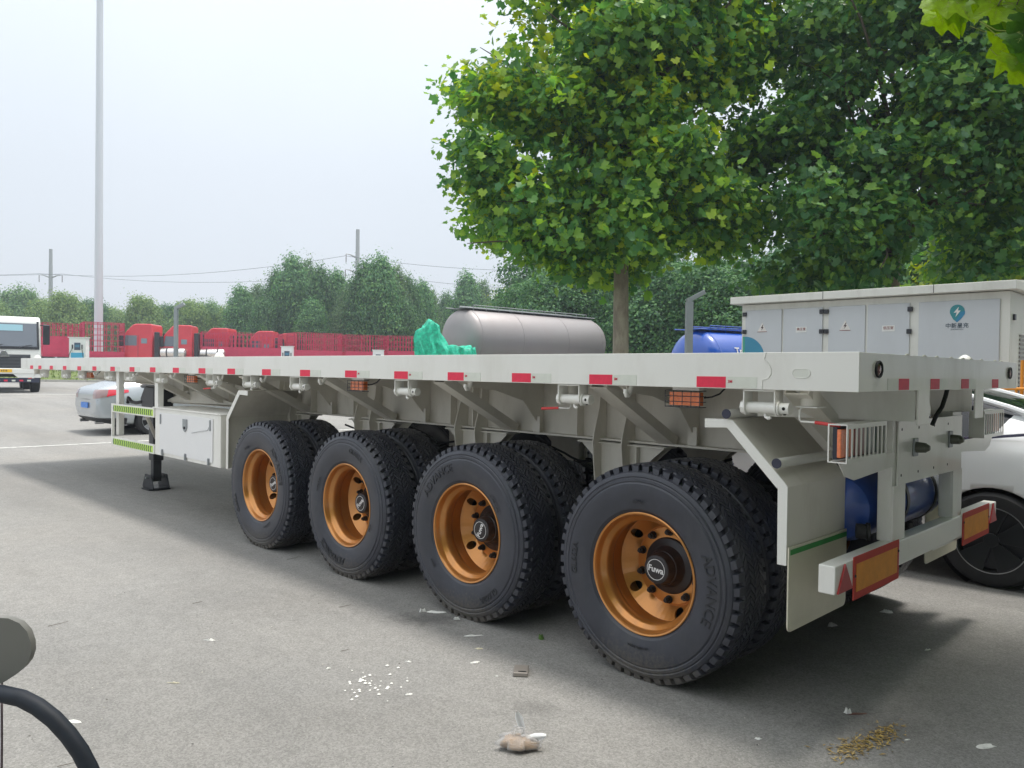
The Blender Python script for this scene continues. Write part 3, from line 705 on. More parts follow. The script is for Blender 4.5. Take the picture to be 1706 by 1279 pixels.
fm = text_mesh('Fuwa', .044, .0004, mat('cap_white_print', (.75,.75,.75), .4), .0012)
CAPR = MB().lathe([(.1485,.0535),(.1478,.0535),(.1478,.0505),(.1485,.0505)], 48).mesh('cap_ring', mat('cap_white_print', (0,0,0)), .5)
DRUM = MB().lathe([(.31,0),(.31,.20),(.33,.205),(.44,.205),(.46,.20),(.46,.08)], 36).mesh('brake_drum', dark, .5)
def place_wheel(x, y0, s, deg, full):
    """outer sidewall at y0, axle pointing inwards (s=+1 near side, -1 far side)"""
    w = node('wheel', T, (x, y0, .527), (0, 0, 0 if s > 0 else PI))
    inst('tyre', TY, w, rot=(0, math.radians(deg*3.7), 0), loc=(0, .002, 0))
    if full:
        inst('lettering', LT, w, rot=(0, -math.radians(deg), 0))
        k = math.radians((deg*1.7) % 7)
        inst('rim', RIM, w); inst('wheel_disc', DISC, w, rot=(0, k*0, 0)); inst('bolt_ring', FL, w)
        for j in range(10):
            a = math.radians(18+36*j); inst('lug_nut', NUT, w, (.176*math.cos(a), 0, .176*math.sin(a)), (0, .4*j, 0))
        inst('hub', HUB, w); inst('brake_drum', DRUM, w)
        inst('cap_ring', CAPR, w); inst('cap_lettering', fm, w, (0, .1483, 0), (PI/2, {0: .1, 1: -1.2, 2: -.75, 3: -.5}.get(full-1, 0), 0))
ang = [0, 128, 250, 30]
for i, x in enumerate(AX):
    place_wheel(x, .0, 1, ang[i], i+1)
    place_wheel(x, .34, 1, ang[i]*1.3+20, 0)
    place_wheel(x, WD, -1, ang[i]+60, i+1)
    place_wheel(x, WD-.34, -1, ang[i]+90, 0)
# ---------------------------------------------------------------- passenger cars
glass = mat('car_glass', (.010,.013,.018), .06, spec=.4)
tyre_car = mat('car_tyre', (.02,.02,.022), .7, noise=(8,.2))
chrome = mat('alloy', (.45,.46,.48), .3, .9)
plast = mat('black_plastic', (.02,.02,.022), .5)
def car_body(root, st, body_m, half, cab, arch, glass_rows=(4,)):
    """st: stations (x, z sill, z mid, z belt, z roof, y sill, y belt, y roof). Front towards +x. cab=(first,last) station index with side glass"""
    m_ = MB(); ring = []
    for (x, zs, zm, zb, zr, ys, yb, yr) in st:
        h = [(0, zs), (ys*.9, zs), (ys, zs+.07), (half(x), zm), (yb, zb), (yr, zr-.05*(1 if zr-zb > .2 else .3)), (yr*.6, zr-.008), (0, zr)]
        ring.append(h)
    k = 8; n = len(st); vs = []
    for s in (1, -1):
        for i in range(n):
            for (y, z) in ring[i]: vs.append((st[i][0], s*y, z))
    fs = []; mi = []
    for s in (0, 1):
        o = s*n*k
        for i in range(n-1):
            for j in range(k-1):
                fs.append((o+i*k+j, o+i*k+j+1, o+(i+1)*k+j+1, o+(i+1)*k+j))
                d0 = ring[i][5][1]-ring[i][4][1]; d1 = ring[i+1][5][1]-ring[i+1][4][1]
                g = 0
                if j == 4 and cab[0] <= i < cab[1]: g = 1
                if j in (5, 6) and ((i in cab[2])): g = 1
                mi.append(g)
        for e_ in (0, n-1):
            for j in range(k-1): pass
    m_.v = vs; m_.f = fs; m_.mi = mi
    me = m_.mesh('body', [body_m, glass], None)
    bm = bmesh.new(); bm.from_mesh(me); bmesh.ops.remove_doubles(bm, verts=bm.verts, dist=.0005)
    # close the ends
    be = [e for e in bm.edges if len(e.link_faces) == 1]; bmesh.ops.holes_fill(bm, edges=be, sides=0)
    for f in bm.faces: 
        f.smooth = True
    cl = bm.edges.layers.float.new('crease_edge')
    for e in bm.edges:
        if len(e.link_faces) == 2 and e.link_faces[0].material_index != e.link_faces[1].material_index: e[cl] = .85
        elif len(e.link_faces) == 2 and max(len(f.verts) for f in e.link_faces) > 4: e[cl] = .35
    bmesh.ops.triangulate(bm, faces=[f for f in bm.faces if len(f.verts) > 4])
    bmesh.ops.recalc_face_normals(bm, faces=bm.faces)
    bm.to_mesh(me); bm.free()
    tmp = bpy.data.objects.new('tmp', me); COL.objects.link(tmp)
    ss = tmp.modifiers.new('s', 'SUBSURF'); ss.levels = ss.render_levels = 3
    cut = MB()
    for ax_ in arch:
        cut.cyl((ax_[0], -2, ax_[1]), (ax_[0], 2, ax_[1]), ax_[2], 40)
    cme = cut.mesh('cut', body_m, None); co_ = bpy.data.objects.new('cut', cme); COL.objects.link(co_)
    bo = tmp.modifiers.new('b', 'BOOLEAN'); bo.object = co_; bo.operation = 'DIFFERENCE'; bo.solver = 'EXACT'
    dg = bpy.context.evaluated_depsgraph_get(); dg.update()
    ev = bpy.data.meshes.new_from_object(tmp.evaluated_get(dg)); bpy.data.objects.remove(tmp); bpy.data.objects.remove(co_)
    return ev
def patch(src, planes, off, thick=0):
    """piece of a body surface cut out by planes (point, outward normal), lifted by off"""
    bm = bmesh.new(); bm.from_mesh(src)
    for p, nrm in planes:
        bmesh.ops.bisect_plane(bm, geom=bm.verts[:]+bm.edges[:]+bm.faces[:], plane_co=p, plane_no=nrm, clear_outer=True)
    bm.normal_update()
    for v in bm.verts: v.co += v.normal*off
    for f in bm.faces: f.material_index = 0; f.smooth = True
    me = bpy.data.meshes.new('patch'); bm.to_mesh(me); bm.free(); me.materials.clear(); return me
def split_mat(src, idx, name, m):
    bm = bmesh.new(); bm.from_mesh(src); bmesh.ops.delete(bm, geom=[f for f in bm.faces if (f.material_index == 1) != (idx == 1)], context='FACES')
    for f in bm.faces: f.material_index = 0; f.smooth = True
    me = bpy.data.meshes.new(name); bm.to_mesh(me); bm.free(); me.materials.append(m); return me
def car_wheel(root, x, y, r, s, style):
    w = node('wheel', root, (x, y, r), (0, 0, 0 if s < 0 else PI))
    # outer side towards local -y
    MB().lathe([(.02,.64*r/.98),(.0,.70*r),(-.006,.82*r),(.0,.93*r),(.02,.985*r),(.05,r),(.17,r),(.20,.985*r),(.215,.9*r),(.20,.64*r)], 64).build('tyre', tyre_car, w)
    R_ = .70*r
    MB().lathe([(.01,R_),(.002,R_*.985),(.006,R_*.95),(.03,R_*.93),(.18,R_*.92)], 56).build('rim', chrome if style == 'silver' else mat('dark_wheel', (.03,.033,.036), .3, .4, coat=.5), w)
    sp_ = MB(); n = 5
    for i in range(n):
        a = 2*PI*i/n+.3
        for tw in ((0,) if style == 'dark' else (-.16, .16)):
            wi, wo = (.055, .10) if style == 'dark' else (.018, .030)
            c, s2 = math.cos(a), math.sin(a); c2, s3 = math.cos(a+tw), math.sin(a+tw)
            p0 = Vector((c*R_*.12, .02, s2*R_*.12)); p1 = Vector((c2*R_*.94, .008, s3*R_*.94)); t = Vector((-s2, 0, c)); t2 = Vector((-s3, 0, c2))
            sp_.add([p0-t*wi*.4, p0+t*wi*.4, p1+t2*wo, p1-t2*wo, p0-t*wi*.4+Vector((0,.03,0)), p0+t*wi*.4+Vector((0,.03,0)), p1+t2*wo+Vector((0,.025,0)), p1-t2*wo+Vector((0,.025,0))],
                    [(0,1,2,3),(7,6,5,4),(0,4,5,1),(1,5,6,2),(2,6,7,3),(3,7,4,0)])
    sp_.cyl((0,.002,0),(0,.04,0),.05,20)
    sp_.build('spokes', chrome if style == 'silver' else mat('dark_wheel', (0,0,0)), w, bevel=.003)
    if style == 'dark': MB().lathe([(.0,R_*1.0),(-.003,R_*.995),(-.003,R_*.975),(.0,R_*.97)], 56).build('bright_edge', chrome, w)
    MB().lathe([(.06,0),(.06,R_*.9)], 40).build('hub_back', plast if style == 'silver' else blackp, w)
def lens_from(body, root, name, planes, off, m, label=None):
    me = patch(body, planes, off); me.materials.append(m); o = inst(name, me, root)
    if label: o['label'] = label
    return o

# ---- white electric hatchback beside the trailer, nose towards -X
TC = thing('parked_car', 'white car with dark aero wheels parked close beyond the trailer rear end', 'car', (-1.72, 4.19, 0), PI)
wpaint = mat('white_car_paint', (.88,.89,.90), .2, coat=1)
# local x forward; rear wheel at x=-1.42
st = [(-2.36,.42,.66,.90,.94,.70,.68,.60),(-2.28,.30,.66,1.00,1.05,.80,.74,.66),(-2.05,.24,.66,1.06,1.12,.86,.79,.68),(-1.75,.22,.64,1.10,1.20,.88,.82,.62),(-1.45,.22,.64,1.08,1.34,.89,.845,.60),
      (-1.0,.22,.62,1.04,1.47,.89,.86,.58),(-.4,.22,.60,1.00,1.55,.88,.87,.58),(.25,.22,.58,.97,1.55,.88,.87,.58),(.85,.22,.56,.94,1.40,.88,.86,.60),(1.25,.22,.56,.88,1.08,.88,.85,.70),
      (1.5,.22,.56,.86,.93,.88,.83,.72),(1.95,.24,.55,.78,.84,.86,.80,.70),(2.25,.28,.50,.66,.72,.78,.72,.60),(2.36,.36,.48,.58,.61,.62,.58,.50)]
hw = lambda x: .93-.16*max(0, (abs(x)-1.5)/.86)**2.2
ev = car_body(TC, st, wpaint, hw, (4, 9, (3, 4, 5, 6, 7, 8, 9)), [(-1.42,.34,.385),(1.44,.34,.385)])
inst('body', split_mat(ev, 0, 'body', wpaint), TC); inst('window', split_mat(ev, 1, 'window', glass), TC)
for x in (-1.42, 1.44):
    for y, s in ((.93, 1), (-.93, -1)): car_wheel(TC, x, y-.012*s, .345, s, 'dark')
    MB().lathe([(.1,.38),(-.1,.38)], 30, 'y', c=(x, .75, .34)).build('wheel_well', plast, TC); 
    MB().box(x-.36, x+.36, -.70, .70, .26, .66).build('wheel_well', plast, TC)
for s in (1, -1):
    pl_ = lambda z0, z1, x0, x1: [((0,.6*s,0),(0,-s,0)),((0,0,z0),(0,0,-1)),((0,0,z1),(0,0,1)),((x0,0,0),(-1,0,0)),((x1,0,0),(1,0,0))]
    lens_from(ev, TC, 'tail_lamp', [((-2.0,0,0),(1,0,0)),((0,0,.80),(0,0,-1)),((0,0,.90),(0,0,1)),((0,.35*s,0),(0,-s,0))], .004, mat('tail_red', (.35,.02,.02), .15, coat=.8))
    # door seams as thin grooves
    for (x0, pts_) in ((0, [(-.98,.30),(-.98,.50),(-1.0,.62),(-1.07,.72),(-1.13,.80),(-1.15,.90),(-1.12,1.04)]), (0, [(.02,.28),(.02,.95)]), (0, [(.98,.28),(1.02,.5),(1.0,.88)])):
        q = [(x, s*(.935-.10*max(0, (z-.60)/.36)**1.4-.03*max(0, (.58-z)/.3)), z) for x, z in pts_]
        MB().tube(q, .003, 5).build('door_seam', plast, TC)
    MB().tube([(-1.62,s*.825,1.12),(-1.3,s*.862,1.075),(-.6,s*.885,1.03),(.3,s*.89,.985),(1.0,s*.875,.955)], .011, 6).build('window_trim', mat('dark_chrome_trim', (.1,.1,.16), .2, .8), TC)
    MB().tube([(-1.75,s*.66,1.195),(-1.45,s*.63,1.30),(-1.0,s*.61,1.43),(-.4,s*.605,1.51),(.3,s*.605,1.51),(.85,s*.62,1.37)], .024, 8).build('roof_rail', wpaint, TC)
    MB().box(.55, .72, *sorted((s*.90, s*1.07)), .96, 1.07).build('wing_mirror', wpaint, TC, bevel=.03)
    MB().box(-1.2, 1.2, *sorted((s*.86, s*.90)), .20, .26).build('sill_trim', plast, TC, bevel=.01)
MB().box(-2.372, -2.36, -.26, .26, .60, .71).build('number_plate', mat('plate_green', (.35,.6,.4), .4), TC)

# ---- silver hatchback parked beyond the toolbox, nose towards +Y
SC = thing('parked_car', 'silver hatchback seen from its tail beyond the toolbox and side guard', 'car', (-17.5, 4.82, 0), PI/2)
spaint = mat('silver_car_paint', (.42,.455,.48), .26, .4, coat=.9)
st = [(-2.42,.48,.64,.86,.93,.62,.66,.62),(-2.38,.36,.66,.97,1.04,.76,.72,.66),(-2.2,.28,.66,1.02,1.10,.84,.78,.68),(-1.95,.24,.62,1.04,1.17,.87,.81,.66),(-1.6,.22,.60,1.03,1.30,.88,.84,.62),
      (-1.1,.22,.58,1.00,1.42,.88,.86,.60),(-.4,.22,.57,.96,1.45,.88,.87,.60),(.3,.22,.56,.94,1.42,.88,.87,.60),(.9,.22,.56,.92,1.24,.88,.86,.64),(1.3,.22,.56,.90,1.02,.88,.85,.70),
      (1.6,.22,.56,.86,.92,.88,.83,.72),(2.0,.24,.55,.78,.82,.86,.80,.70),(2.28,.28,.50,.66,.70,.76,.72,.60),(2.38,.36,.48,.58,.61,.62,.58,.50)]
hw = lambda x: .92-.17*max(0, (abs(x)-1.5)/.9)**2.0
ev = car_body(SC, st, spaint, hw, (4, 9, (3, 4, 9)), [(-1.32,.34,.38),(1.44,.34,.38)])
inst('body', split_mat(ev, 0, 'body', spaint), SC); inst('window', split_mat(ev, 1, 'window', glass), SC)
for x in (-1.32, 1.44):
    for y, s in ((.93, 1), (-.93, -1)): car_wheel(SC, x, y-.015*s, .335, s, 'silver')
    MB().box(x-.36, x+.36, -.70, .70, .26, .66).build('wheel_well', plast, SC)
for s in (1, -1):
    base = [((0,.45*s,0),(0,-s,0)), ((-1.78,0,0),(1,0,0)), ((0,0,.86),(-.12,0,-1)), ((-2.0,0,1.01),(.05,0,1)), ((-1.9,0,.98),(.45,0,-.9))]
    base = [((0,.50*s,0),(0,-s,0)), ((0,0,1.005),(0,0,1)), ((-2.35,0,.83),(.22,0,-1)), ((-1.80,0,0),(1,0,0))]
    lens_from(ev, SC, 'tail_lamp', base, .005, mat('tail_lamp_clear', (.30,.20,.20), .15, coat=1))
    lens_from(ev, SC, 'tail_lamp_red', base+[((-2.22,0,.9),(-1,0,.3))], .009, mat('tail_lamp_red', (.70,.02,.05), .15, coat=1))
    MB().box(.6, .78, *sorted((s*.9, s*1.08)), .97, 1.09).build('wing_mirror', spaint, SC, bevel=.03)
    MB().box(-1.0, -.85, *sorted((s*.925, s*.94)), .80, .83).build('door_handle', chrome, SC, bevel=.006)
    MB().cyl((-2.38, s*.5, .30), (-2.2, s*.5, .30), .035, 14).build('exhaust_pipe', chrome, SC)
lens_from(ev, SC, 'lower_bumper', [((-1.85,0,0),(1,0,0)), ((-2.3,0,.40),(-.0,0,1))], .008, plast)
MB().box(-2.445, -2.43, -.22, .22, .60, .72).build('number_plate', mat('plate_blue', (.06,.22,.65), .4, noise=(30,.3)), SC)
MB().tube([(-2.40,-.75,.78),(-2.43,0,.79),(-2.40,.75,.78)], .004, 5).build('tailgate_seam', plast, SC)

# ---------------------------------------------------------------- trucks
redcab = mat('red_truck_paint', (.60,.03,.05), .4, coat=.5, noise=(2,.06))
maroon = mat('maroon_cage_paint', (.48,.03,.085), .5, noise=(3,.12))
wcab = mat('white_truck_paint', (.78,.79,.76), .3, coat=.4)
scr = mat('windscreen_glass', (.10,.12,.15), .08, spec=.8, coat=1)
truck_ty = MB().lathe([(.0,.30),(-.01,.40),(.0,.48),(.03,.53),(.27,.53),(.30,.48),(.30,.30),(.0,.30)], 32).mesh('tyre', tyre_car, .5)
truck_rm = MB().lathe([(.02,.30),(.03,.26),(.12,.24),(.14,.10),(.05,.08),(.04,0)], 28).mesh('rim', mat('truck_rim', (.25,.25,.26), .5, .5), .5)
def twheel(root, x, y, s, r_=.53):
    w = node('wheel', root, (x, y, r_), (0, 0, 0 if s < 0 else PI)); inst('tyre', truck_ty, w); inst('rim', truck_rm, w)
# white tipper facing the camera. Local +x forward
p = dep(6, 606, 29.5); WT = thing('white_truck', 'white cab-over truck with black grille facing the camera at the left edge', 'truck', (p.x, p.y, gz(p.x, p.y)), math.atan2(CAM.y-p.y, CAM.x-p.x)+.06)
MB().prism([(-1.9,.75),(.0,.75),(.03,1.55),(-.02,1.75),(-.28,2.78),(-.5,2.92),(-1.9,2.92)], 1, -1.22, 1.22).build('cab', wcab, WT, bevel=.07, segs=3)
MB().prism([(.022,1.76),(-.022,1.765),(-.245,2.66),(-.205,2.66)], 1, -1.08, 1.08).build('windscreen', scr, WT, bevel=.01)
MB().prism([(.034,1.70),(-.03,1.70),(-.29,2.74),(-.232,2.74)], 1, -1.15, -1.085).prism([(.034,1.70),(-.03,1.70),(-.29,2.74),(-.232,2.74)], 1, 1.085, 1.15).prism([(.05,1.66),(.0,1.66),(.0,1.757),(.04,1.757)], 1, -1.15, 1.15).build('windscreen_surround', blackp, WT)
MB().prism([(-.16,2.36),(-.22,2.60),(-.18,2.60),(-.12,2.36)], 1, .62, -.30).build('sun_strip', mat('sky_blue_strip', (.28,.48,.56), .3), WT)
gr = MB()
for z in (.98,1.10,1.22,1.34): gr.box(.02, .075, -.82, .82, z, z+.075)
gr.box(.0, .05, -.86, .86, .95, 1.46); gr.build('grille', mat('dark_grille', (.05,.055,.065), .4), WT, bevel=.01)
MB().prism([(-.20,1.36),(.20,1.36),(.06,1.60),(-.06,1.60)], 0, .06, .10).build('emblem', mat('emblem_chrome', (.35,.36,.37), .25, .8), WT, bevel=.015)
for y in (-.45, .5): MB().tube([(.06,y,1.72),(.02,y+.25,1.80),(-.0,y+.42,1.83)], .015, 6).build('wiper', blackp, WT)
MB().box(-.3, .16, -1.22, 1.22, .72, .93).build('bumper', wcab, WT, bevel=.03)
for s in (1, -1): MB().prism([(-1.2*s,.58),(-.45*s,.58),(-.30*s,.72),(-1.2*s,.72)], 0, .0, .15).build('lower_bumper', wcab, WT)
MB().box(.0, .12, -1.15, 1.15, .40, .575).build('underrun_bar', mat('navy_bar', (.03,.035,.07), .5), WT)
for k in range(8): MB().box(.1205, .124, -1.0+k*.25, -.88+k*.25, .44, .50).build('reflector', red if k % 2 == 0 else white, WT)
MB().box(.161, .17, -.26, .26, .78, .90).build('number_plate', mat('yellow_plate', (.85,.50,.03), .4), WT)
pt = text_mesh('4-518', .09, .001, mat('plate_black', (.03,.03,.03), .5), .002); inst('lettering', pt, WT, (.172, 0, .84), (PI/2, 0, PI/2))
for y in (-.98, .98): MB().box(.12, .17, y-.16, y+.16, .955, 1.12).build('headlamp', mat('headlamp_lens', (.5,.52,.55), .1, coat=1), WT, bevel=.02)
for s in (1, -1):
    MB().box(-.05, .10, *sorted((s*1.27, s*1.50)), 1.85, 2.62).build('wing_mirror', blackp, WT, bevel=.04)
    MB().tube([(-.2,s*1.2,2.6),(.0,s*1.42,2.62),(.02,s*1.44,2.5)], .02, 6).build('mirror_arm', blackp, WT)
    twheel(WT, -.95, s*1.24, s); twheel(WT, -4.2, s*1.24, s); twheel(WT, -5.5, s*1.24, s)
MB().box(-6.6, -1.95, -1.2, 1.2, 1.1, 2.5).build('tipper_body', mat('dull_tipper_green', (.25,.28,.26), .5), WT, bevel=.05)
MB().box(-6.6, -.3, -.45, .45, .6, .98).build('chassis', dark, WT)


def red_tractor(px, D, yaw, label):
    p = dep(px, 610, D); r = thing('red_truck', label, 'truck', (p.x, p.y, gz(p.x, p.y)), yaw, 'red tractor trucks parked in a row on the terrace')
    MB().prism([(-2.15,1.0),(.05,1.0),(.08,1.7),(-.10,2.75),(-.35,3.10),(-.75,3.52),(-1.0,3.60),(-2.10,3.60),(-2.18,3.4)], 1, -1.2, 1.2).build('cab', redcab, r, bevel=.09, segs=3)
    for s in (1, -1):
        a, b = sorted((s*1.2, s*1.212))
        MB().prism([(-1.05,1.95),(-.10,1.95),(-.25,2.72),(-1.05,2.72)], 1, a, b).build('side_window', scr, r)
        MB().box(-1.78, -1.36, a, b, 2.12, 2.5).build('sleeper_window', mat('dim_window', (.16,.24,.28), .1, coat=1), r)
        MB().box(-1.15, -1.13, a, b, 1.1, 2.75).build('door_seam', blackp, r)
        MB().box(-2.62, -2.28, *sorted((s*.85, s*1.2)), .95, 3.0).build('air_intake', blackp, r, bevel=.05)
        MB().box(-.15, .12, *sorted((s*1.3, s*1.5)), 1.9, 2.7).build('wing_mirror', blackp, r, bevel=.04)
        MB().lathe([(-4.55,0),(-4.53,.22),(-4.46,.34),(-4.36,.37),(-2.84,.37),(-2.74,.34),(-2.67,.22),(-2.65,0)], 28, 'x', c=(0, s*.95, 1.45)).build('fuel_tank', mat('polished_tank', (.75,.72,.70), .22, .8), r)
        sb = MB()
        for x in (-4.05, -3.25): sb.lathe([(x,.372),(x,.385),(x+.09,.385),(x+.09,.372)], 28, 'x', c=(0, s*.95, 1.45))
        sb.build('tank_strap', dark, r)
        MB().prism([(-1.75,1.0),(-.75,1.0),(-.75,.62),(-.85,.85),(-1.6,.85),(-1.75,.62)], 1, a, b+.03).build('wheel_arch', redcab, r)
        twheel(r, -1.25, s*1.22, s); twheel(r, -5.2, s*1.22, s)
    MB().prism([(.062,1.75),(.10,1.75),(-.09,2.70),(-.12,2.70)], 1, -1.05, 1.05).build('windscreen', scr, r)
    MB().box(-.2, .14, -1.22, 1.22, .5, .98).build('bumper', redcab, r, bevel=.04)
    MB().box(-6.1, -.4, -.42, .42, .75, .98).build('chassis', dark, r)
    MB().box(-5.2, -2.65, -.4, .4, .985, 1.05).build('catwalk', steel, r)
    return r
YW = math.atan2(-c_r.y, -c_r.x)      # facing left across the view
for (px, D, dy, lb) in ((213, 60, .12, 'red tractor with polished fuel tank, leftmost of the row beside the maroon cage trailer'),
                        (276, 61, .20, 'red tractor with polished fuel tank directly behind the small grey post'),
                        (343, 65, .05, 'red tractor behind the stake trailer, first to the right of the small grey post'),
                        (418, 69, .1, 'red tractor roof between the small grey post and the middle white charger'),
                        (456, 73, .2, 'red tractor roof directly above the middle white charger'),
                        (578, 74, .1, 'red tractor roof above the cage between the two right-hand chargers'),
                        (660, 78, .1, 'red tractor roof farthest right, next to the green net')):
    red_tractor(px, D, YW+dy, lb)
def cage(px0, D0, px1, D1, H, label, zb=1.2, grid=(.30, .34), solid=.55, rear=0):
    """stake-sided trailer: floor, solid skirt board, posts and rails; near side from px0 to px1"""
    p = dep(px0, 610, D0); q = dep(px1, 610, D1); z = gz((p.x+q.x)/2, (p.y+q.y)/2)
    d = Vector((q.x-p.x, q.y-p.y, 0)); Ln = d.length; yaw = math.atan2(d.y, d.x)
    r = thing('cage_trailer', label, 'trailer', (p.x, p.y, z), yaw, 'maroon cage-sided trailers on the terrace')
    MB().box(0, Ln, 0, 2.4, zb-.18, zb).build('floor_frame', maroon, r)
    for y in (0, 2.4):
        MB().box(0, Ln, y-.02, y+.02, zb, zb+solid).build('skirt_board', maroon, r)
        b = MB(); n = int(Ln/grid[0]); k = int((H-zb-solid)/grid[1])
        for i in range(n+1):
            x = Ln*i/n; w_ = .05 if i % 8 == 0 else .026
            b.box(x-w_, x+w_, y-.02, y+.02, zb+solid, H)
        for j in range(1, k+2):
            zz = min(H, zb+solid+grid[1]*j); b.box(0, Ln, y-.015, y+.015, zz-.03, zz)
        b.build('cage_side', maroon, r)
    for x in (0, Ln):
        e = MB()
        for j in range(7): e.box(x-.02, x+.02, .4*j-.02, .4*j+.03, zb, H)
        for j in range(3): e.box(x-.02, x+.02, 0, 2.4, zb+.6+.6*j, zb+.66+.6*j)
        e.build('cage_end', maroon, r)
    for i in range(3):
        for y, s in ((.3, -1), (2.1, 1)): twheel(r, Ln*.72+i*1.25-1.2 if Ln > 7 else Ln*.5+i*1.2-1.2, y-.28*s*-1, s)
    return r
cage(71, 56, 136, 58, 3.45, 'maroon cage trailer directly behind the white truck cab', solid=1.3)
cage(140, 57, 207, 58.5, 3.6, 'maroon cage trailer with open grid, behind the tall mast and left charger', grid=(.42,.42), solid=.25)
cage(336, 60.5, 470, 63, 3.15, 'maroon cage trailer between the small grey post and the middle charger', solid=.8)
cage(490, 64, 570, 66, 3.35, 'maroon cage trailer right of the middle charger', grid=(.2,.5), solid=.7)
cage(576, 66, 640, 67.5, 3.3, 'maroon cage trailer just left of the right charger', grid=(.25,.5), solid=.7)
cage(646, 67, 705, 68, 3.3, 'maroon cage trailer ending behind the green net', grid=(.25,.4), solid=.8)

# ---------------------------------------------------------------- tank trucks
def tanker(px, py, D, Ln, R_, ztop, m, label, yaw, logo=False):
    p = dep(px, py, D); r = thing('tank_trailer', label, 'tanker', (p.x, p.y, gz(p.x, p.y)), yaw)
    zc = ztop-R_
    MB().lathe([(0,0),(.03,R_*.45),(.12,R_*.78),(.26,R_*.93),(.42,R_),(Ln-.5,R_),(Ln-.2,R_*.92),(Ln-.06,R_*.6),(Ln,0)], 48, 'x', c=(0,0,zc)).build('tank', m, r)
    for x in (.44, Ln*.33, Ln*.66, Ln-.55): MB().lathe([(x,R_),(x,R_+.008),(x+.05,R_+.008),(x+.05,R_)], 48, 'x', c=(0,0,zc)).build('tank_seam', m, r)
    rail = MB(); 
    for y in (-.42, .42):
        rail.tube([(-.1,y,ztop+.02),(Ln-.2,y,ztop+.02)], .02, 6).tube([(.6,y,ztop+.14),(Ln-.8,y,ztop+.14)], .015, 6)
        for k in range(11): x = .6+(Ln-1.4)*k/10; rail.tube([(x,y,ztop-.12),(x,y,ztop+.14)], .014, 5)
    rail.box(.2, Ln-.3, -.40, .40, ztop+.005, ztop+.02)
    rail.build('walkway', m if logo else steel, r)
    sk = MB().box(.5, Ln-.4, -.5, .5, 1.0, 1.25)
    for x in (1.2, Ln*.5, Ln-1.4): sk.prism([(-.9,1.25),(.9,1.25),(1.0,zc-.3),(-1.0,zc-.3)], 0, x, x+.08)
    sk.build('chassis', dark, r)
    for i in range(3):
        for s in (1, -1): twheel(r, Ln-3.4+i*1.3, s*1.2, s)
    for s in (1, -1): MB().box(1.6, 1.72, *sorted((s*.75, s*.87)), .03, 1.1).build('landing_leg', dark, r)
    return r, zc
galv = mat('brushed_tank_steel', (.33,.31,.31), .5, .45, dirt=(.8,(.32,.28,.28),.4,.8,.5))
r, zc = tanker(757, 560, 30.4, 8.1, 1.18, 3.52, galv, 'dull silver cylindrical tank trailer behind the green netting', PI/2-.02)
for k in range(18): MB().box(.9+k*.42, .9+k*.42+.21, -.93, -.9, 1.9-k*.003, 1.95).build('reflector', red if k % 2 else white, r)
bluep = mat('bright_blue_tank', (.006,.085,.48), .3, coat=.8)
r, zc = tanker(1143, 575, 24.5, 8.0, 1.12, 2.80, bluep, 'bright blue cylindrical tank trailer left of the grey cabinet', PI/2-.25, True)
tm = text_mesh('Tran', .32, .002, mat('white_print', (.8,.8,.8), .4), .006, align='LEFT')
q = at(1225, 575, 1, p.y if 0 else r.location.y+3)
def on_tank(root, R_, zc, me_or_box, x, ang, name, m=None):
    o = node(name, root); return o
def px_of(P):
    d = Vector(P)-CAM; z = d.dot(c_f); return 853+FPX*d.dot(c_r)/z
bpy.context.view_layer.update()
bx = min((i*.02 for i in range(20, 400)), key=lambda t: abs(px_of(r.matrix_world @ Vector((t, -1.0, 1.9)))-1223))
inst('lettering', tm, r, (bx, -1.04, zc+.46), (PI/2-.35, 0, 0))
MB().prism([(bx-.05, zc-.15), (bx+1.6, zc-.15), (bx+1.6, zc+.22), (bx-.05, zc+.22)], 1, -1.13, -1.118).build('sky_blue_panel', mat('panel_sky_blue', (.03,.25,.75), .4), r)

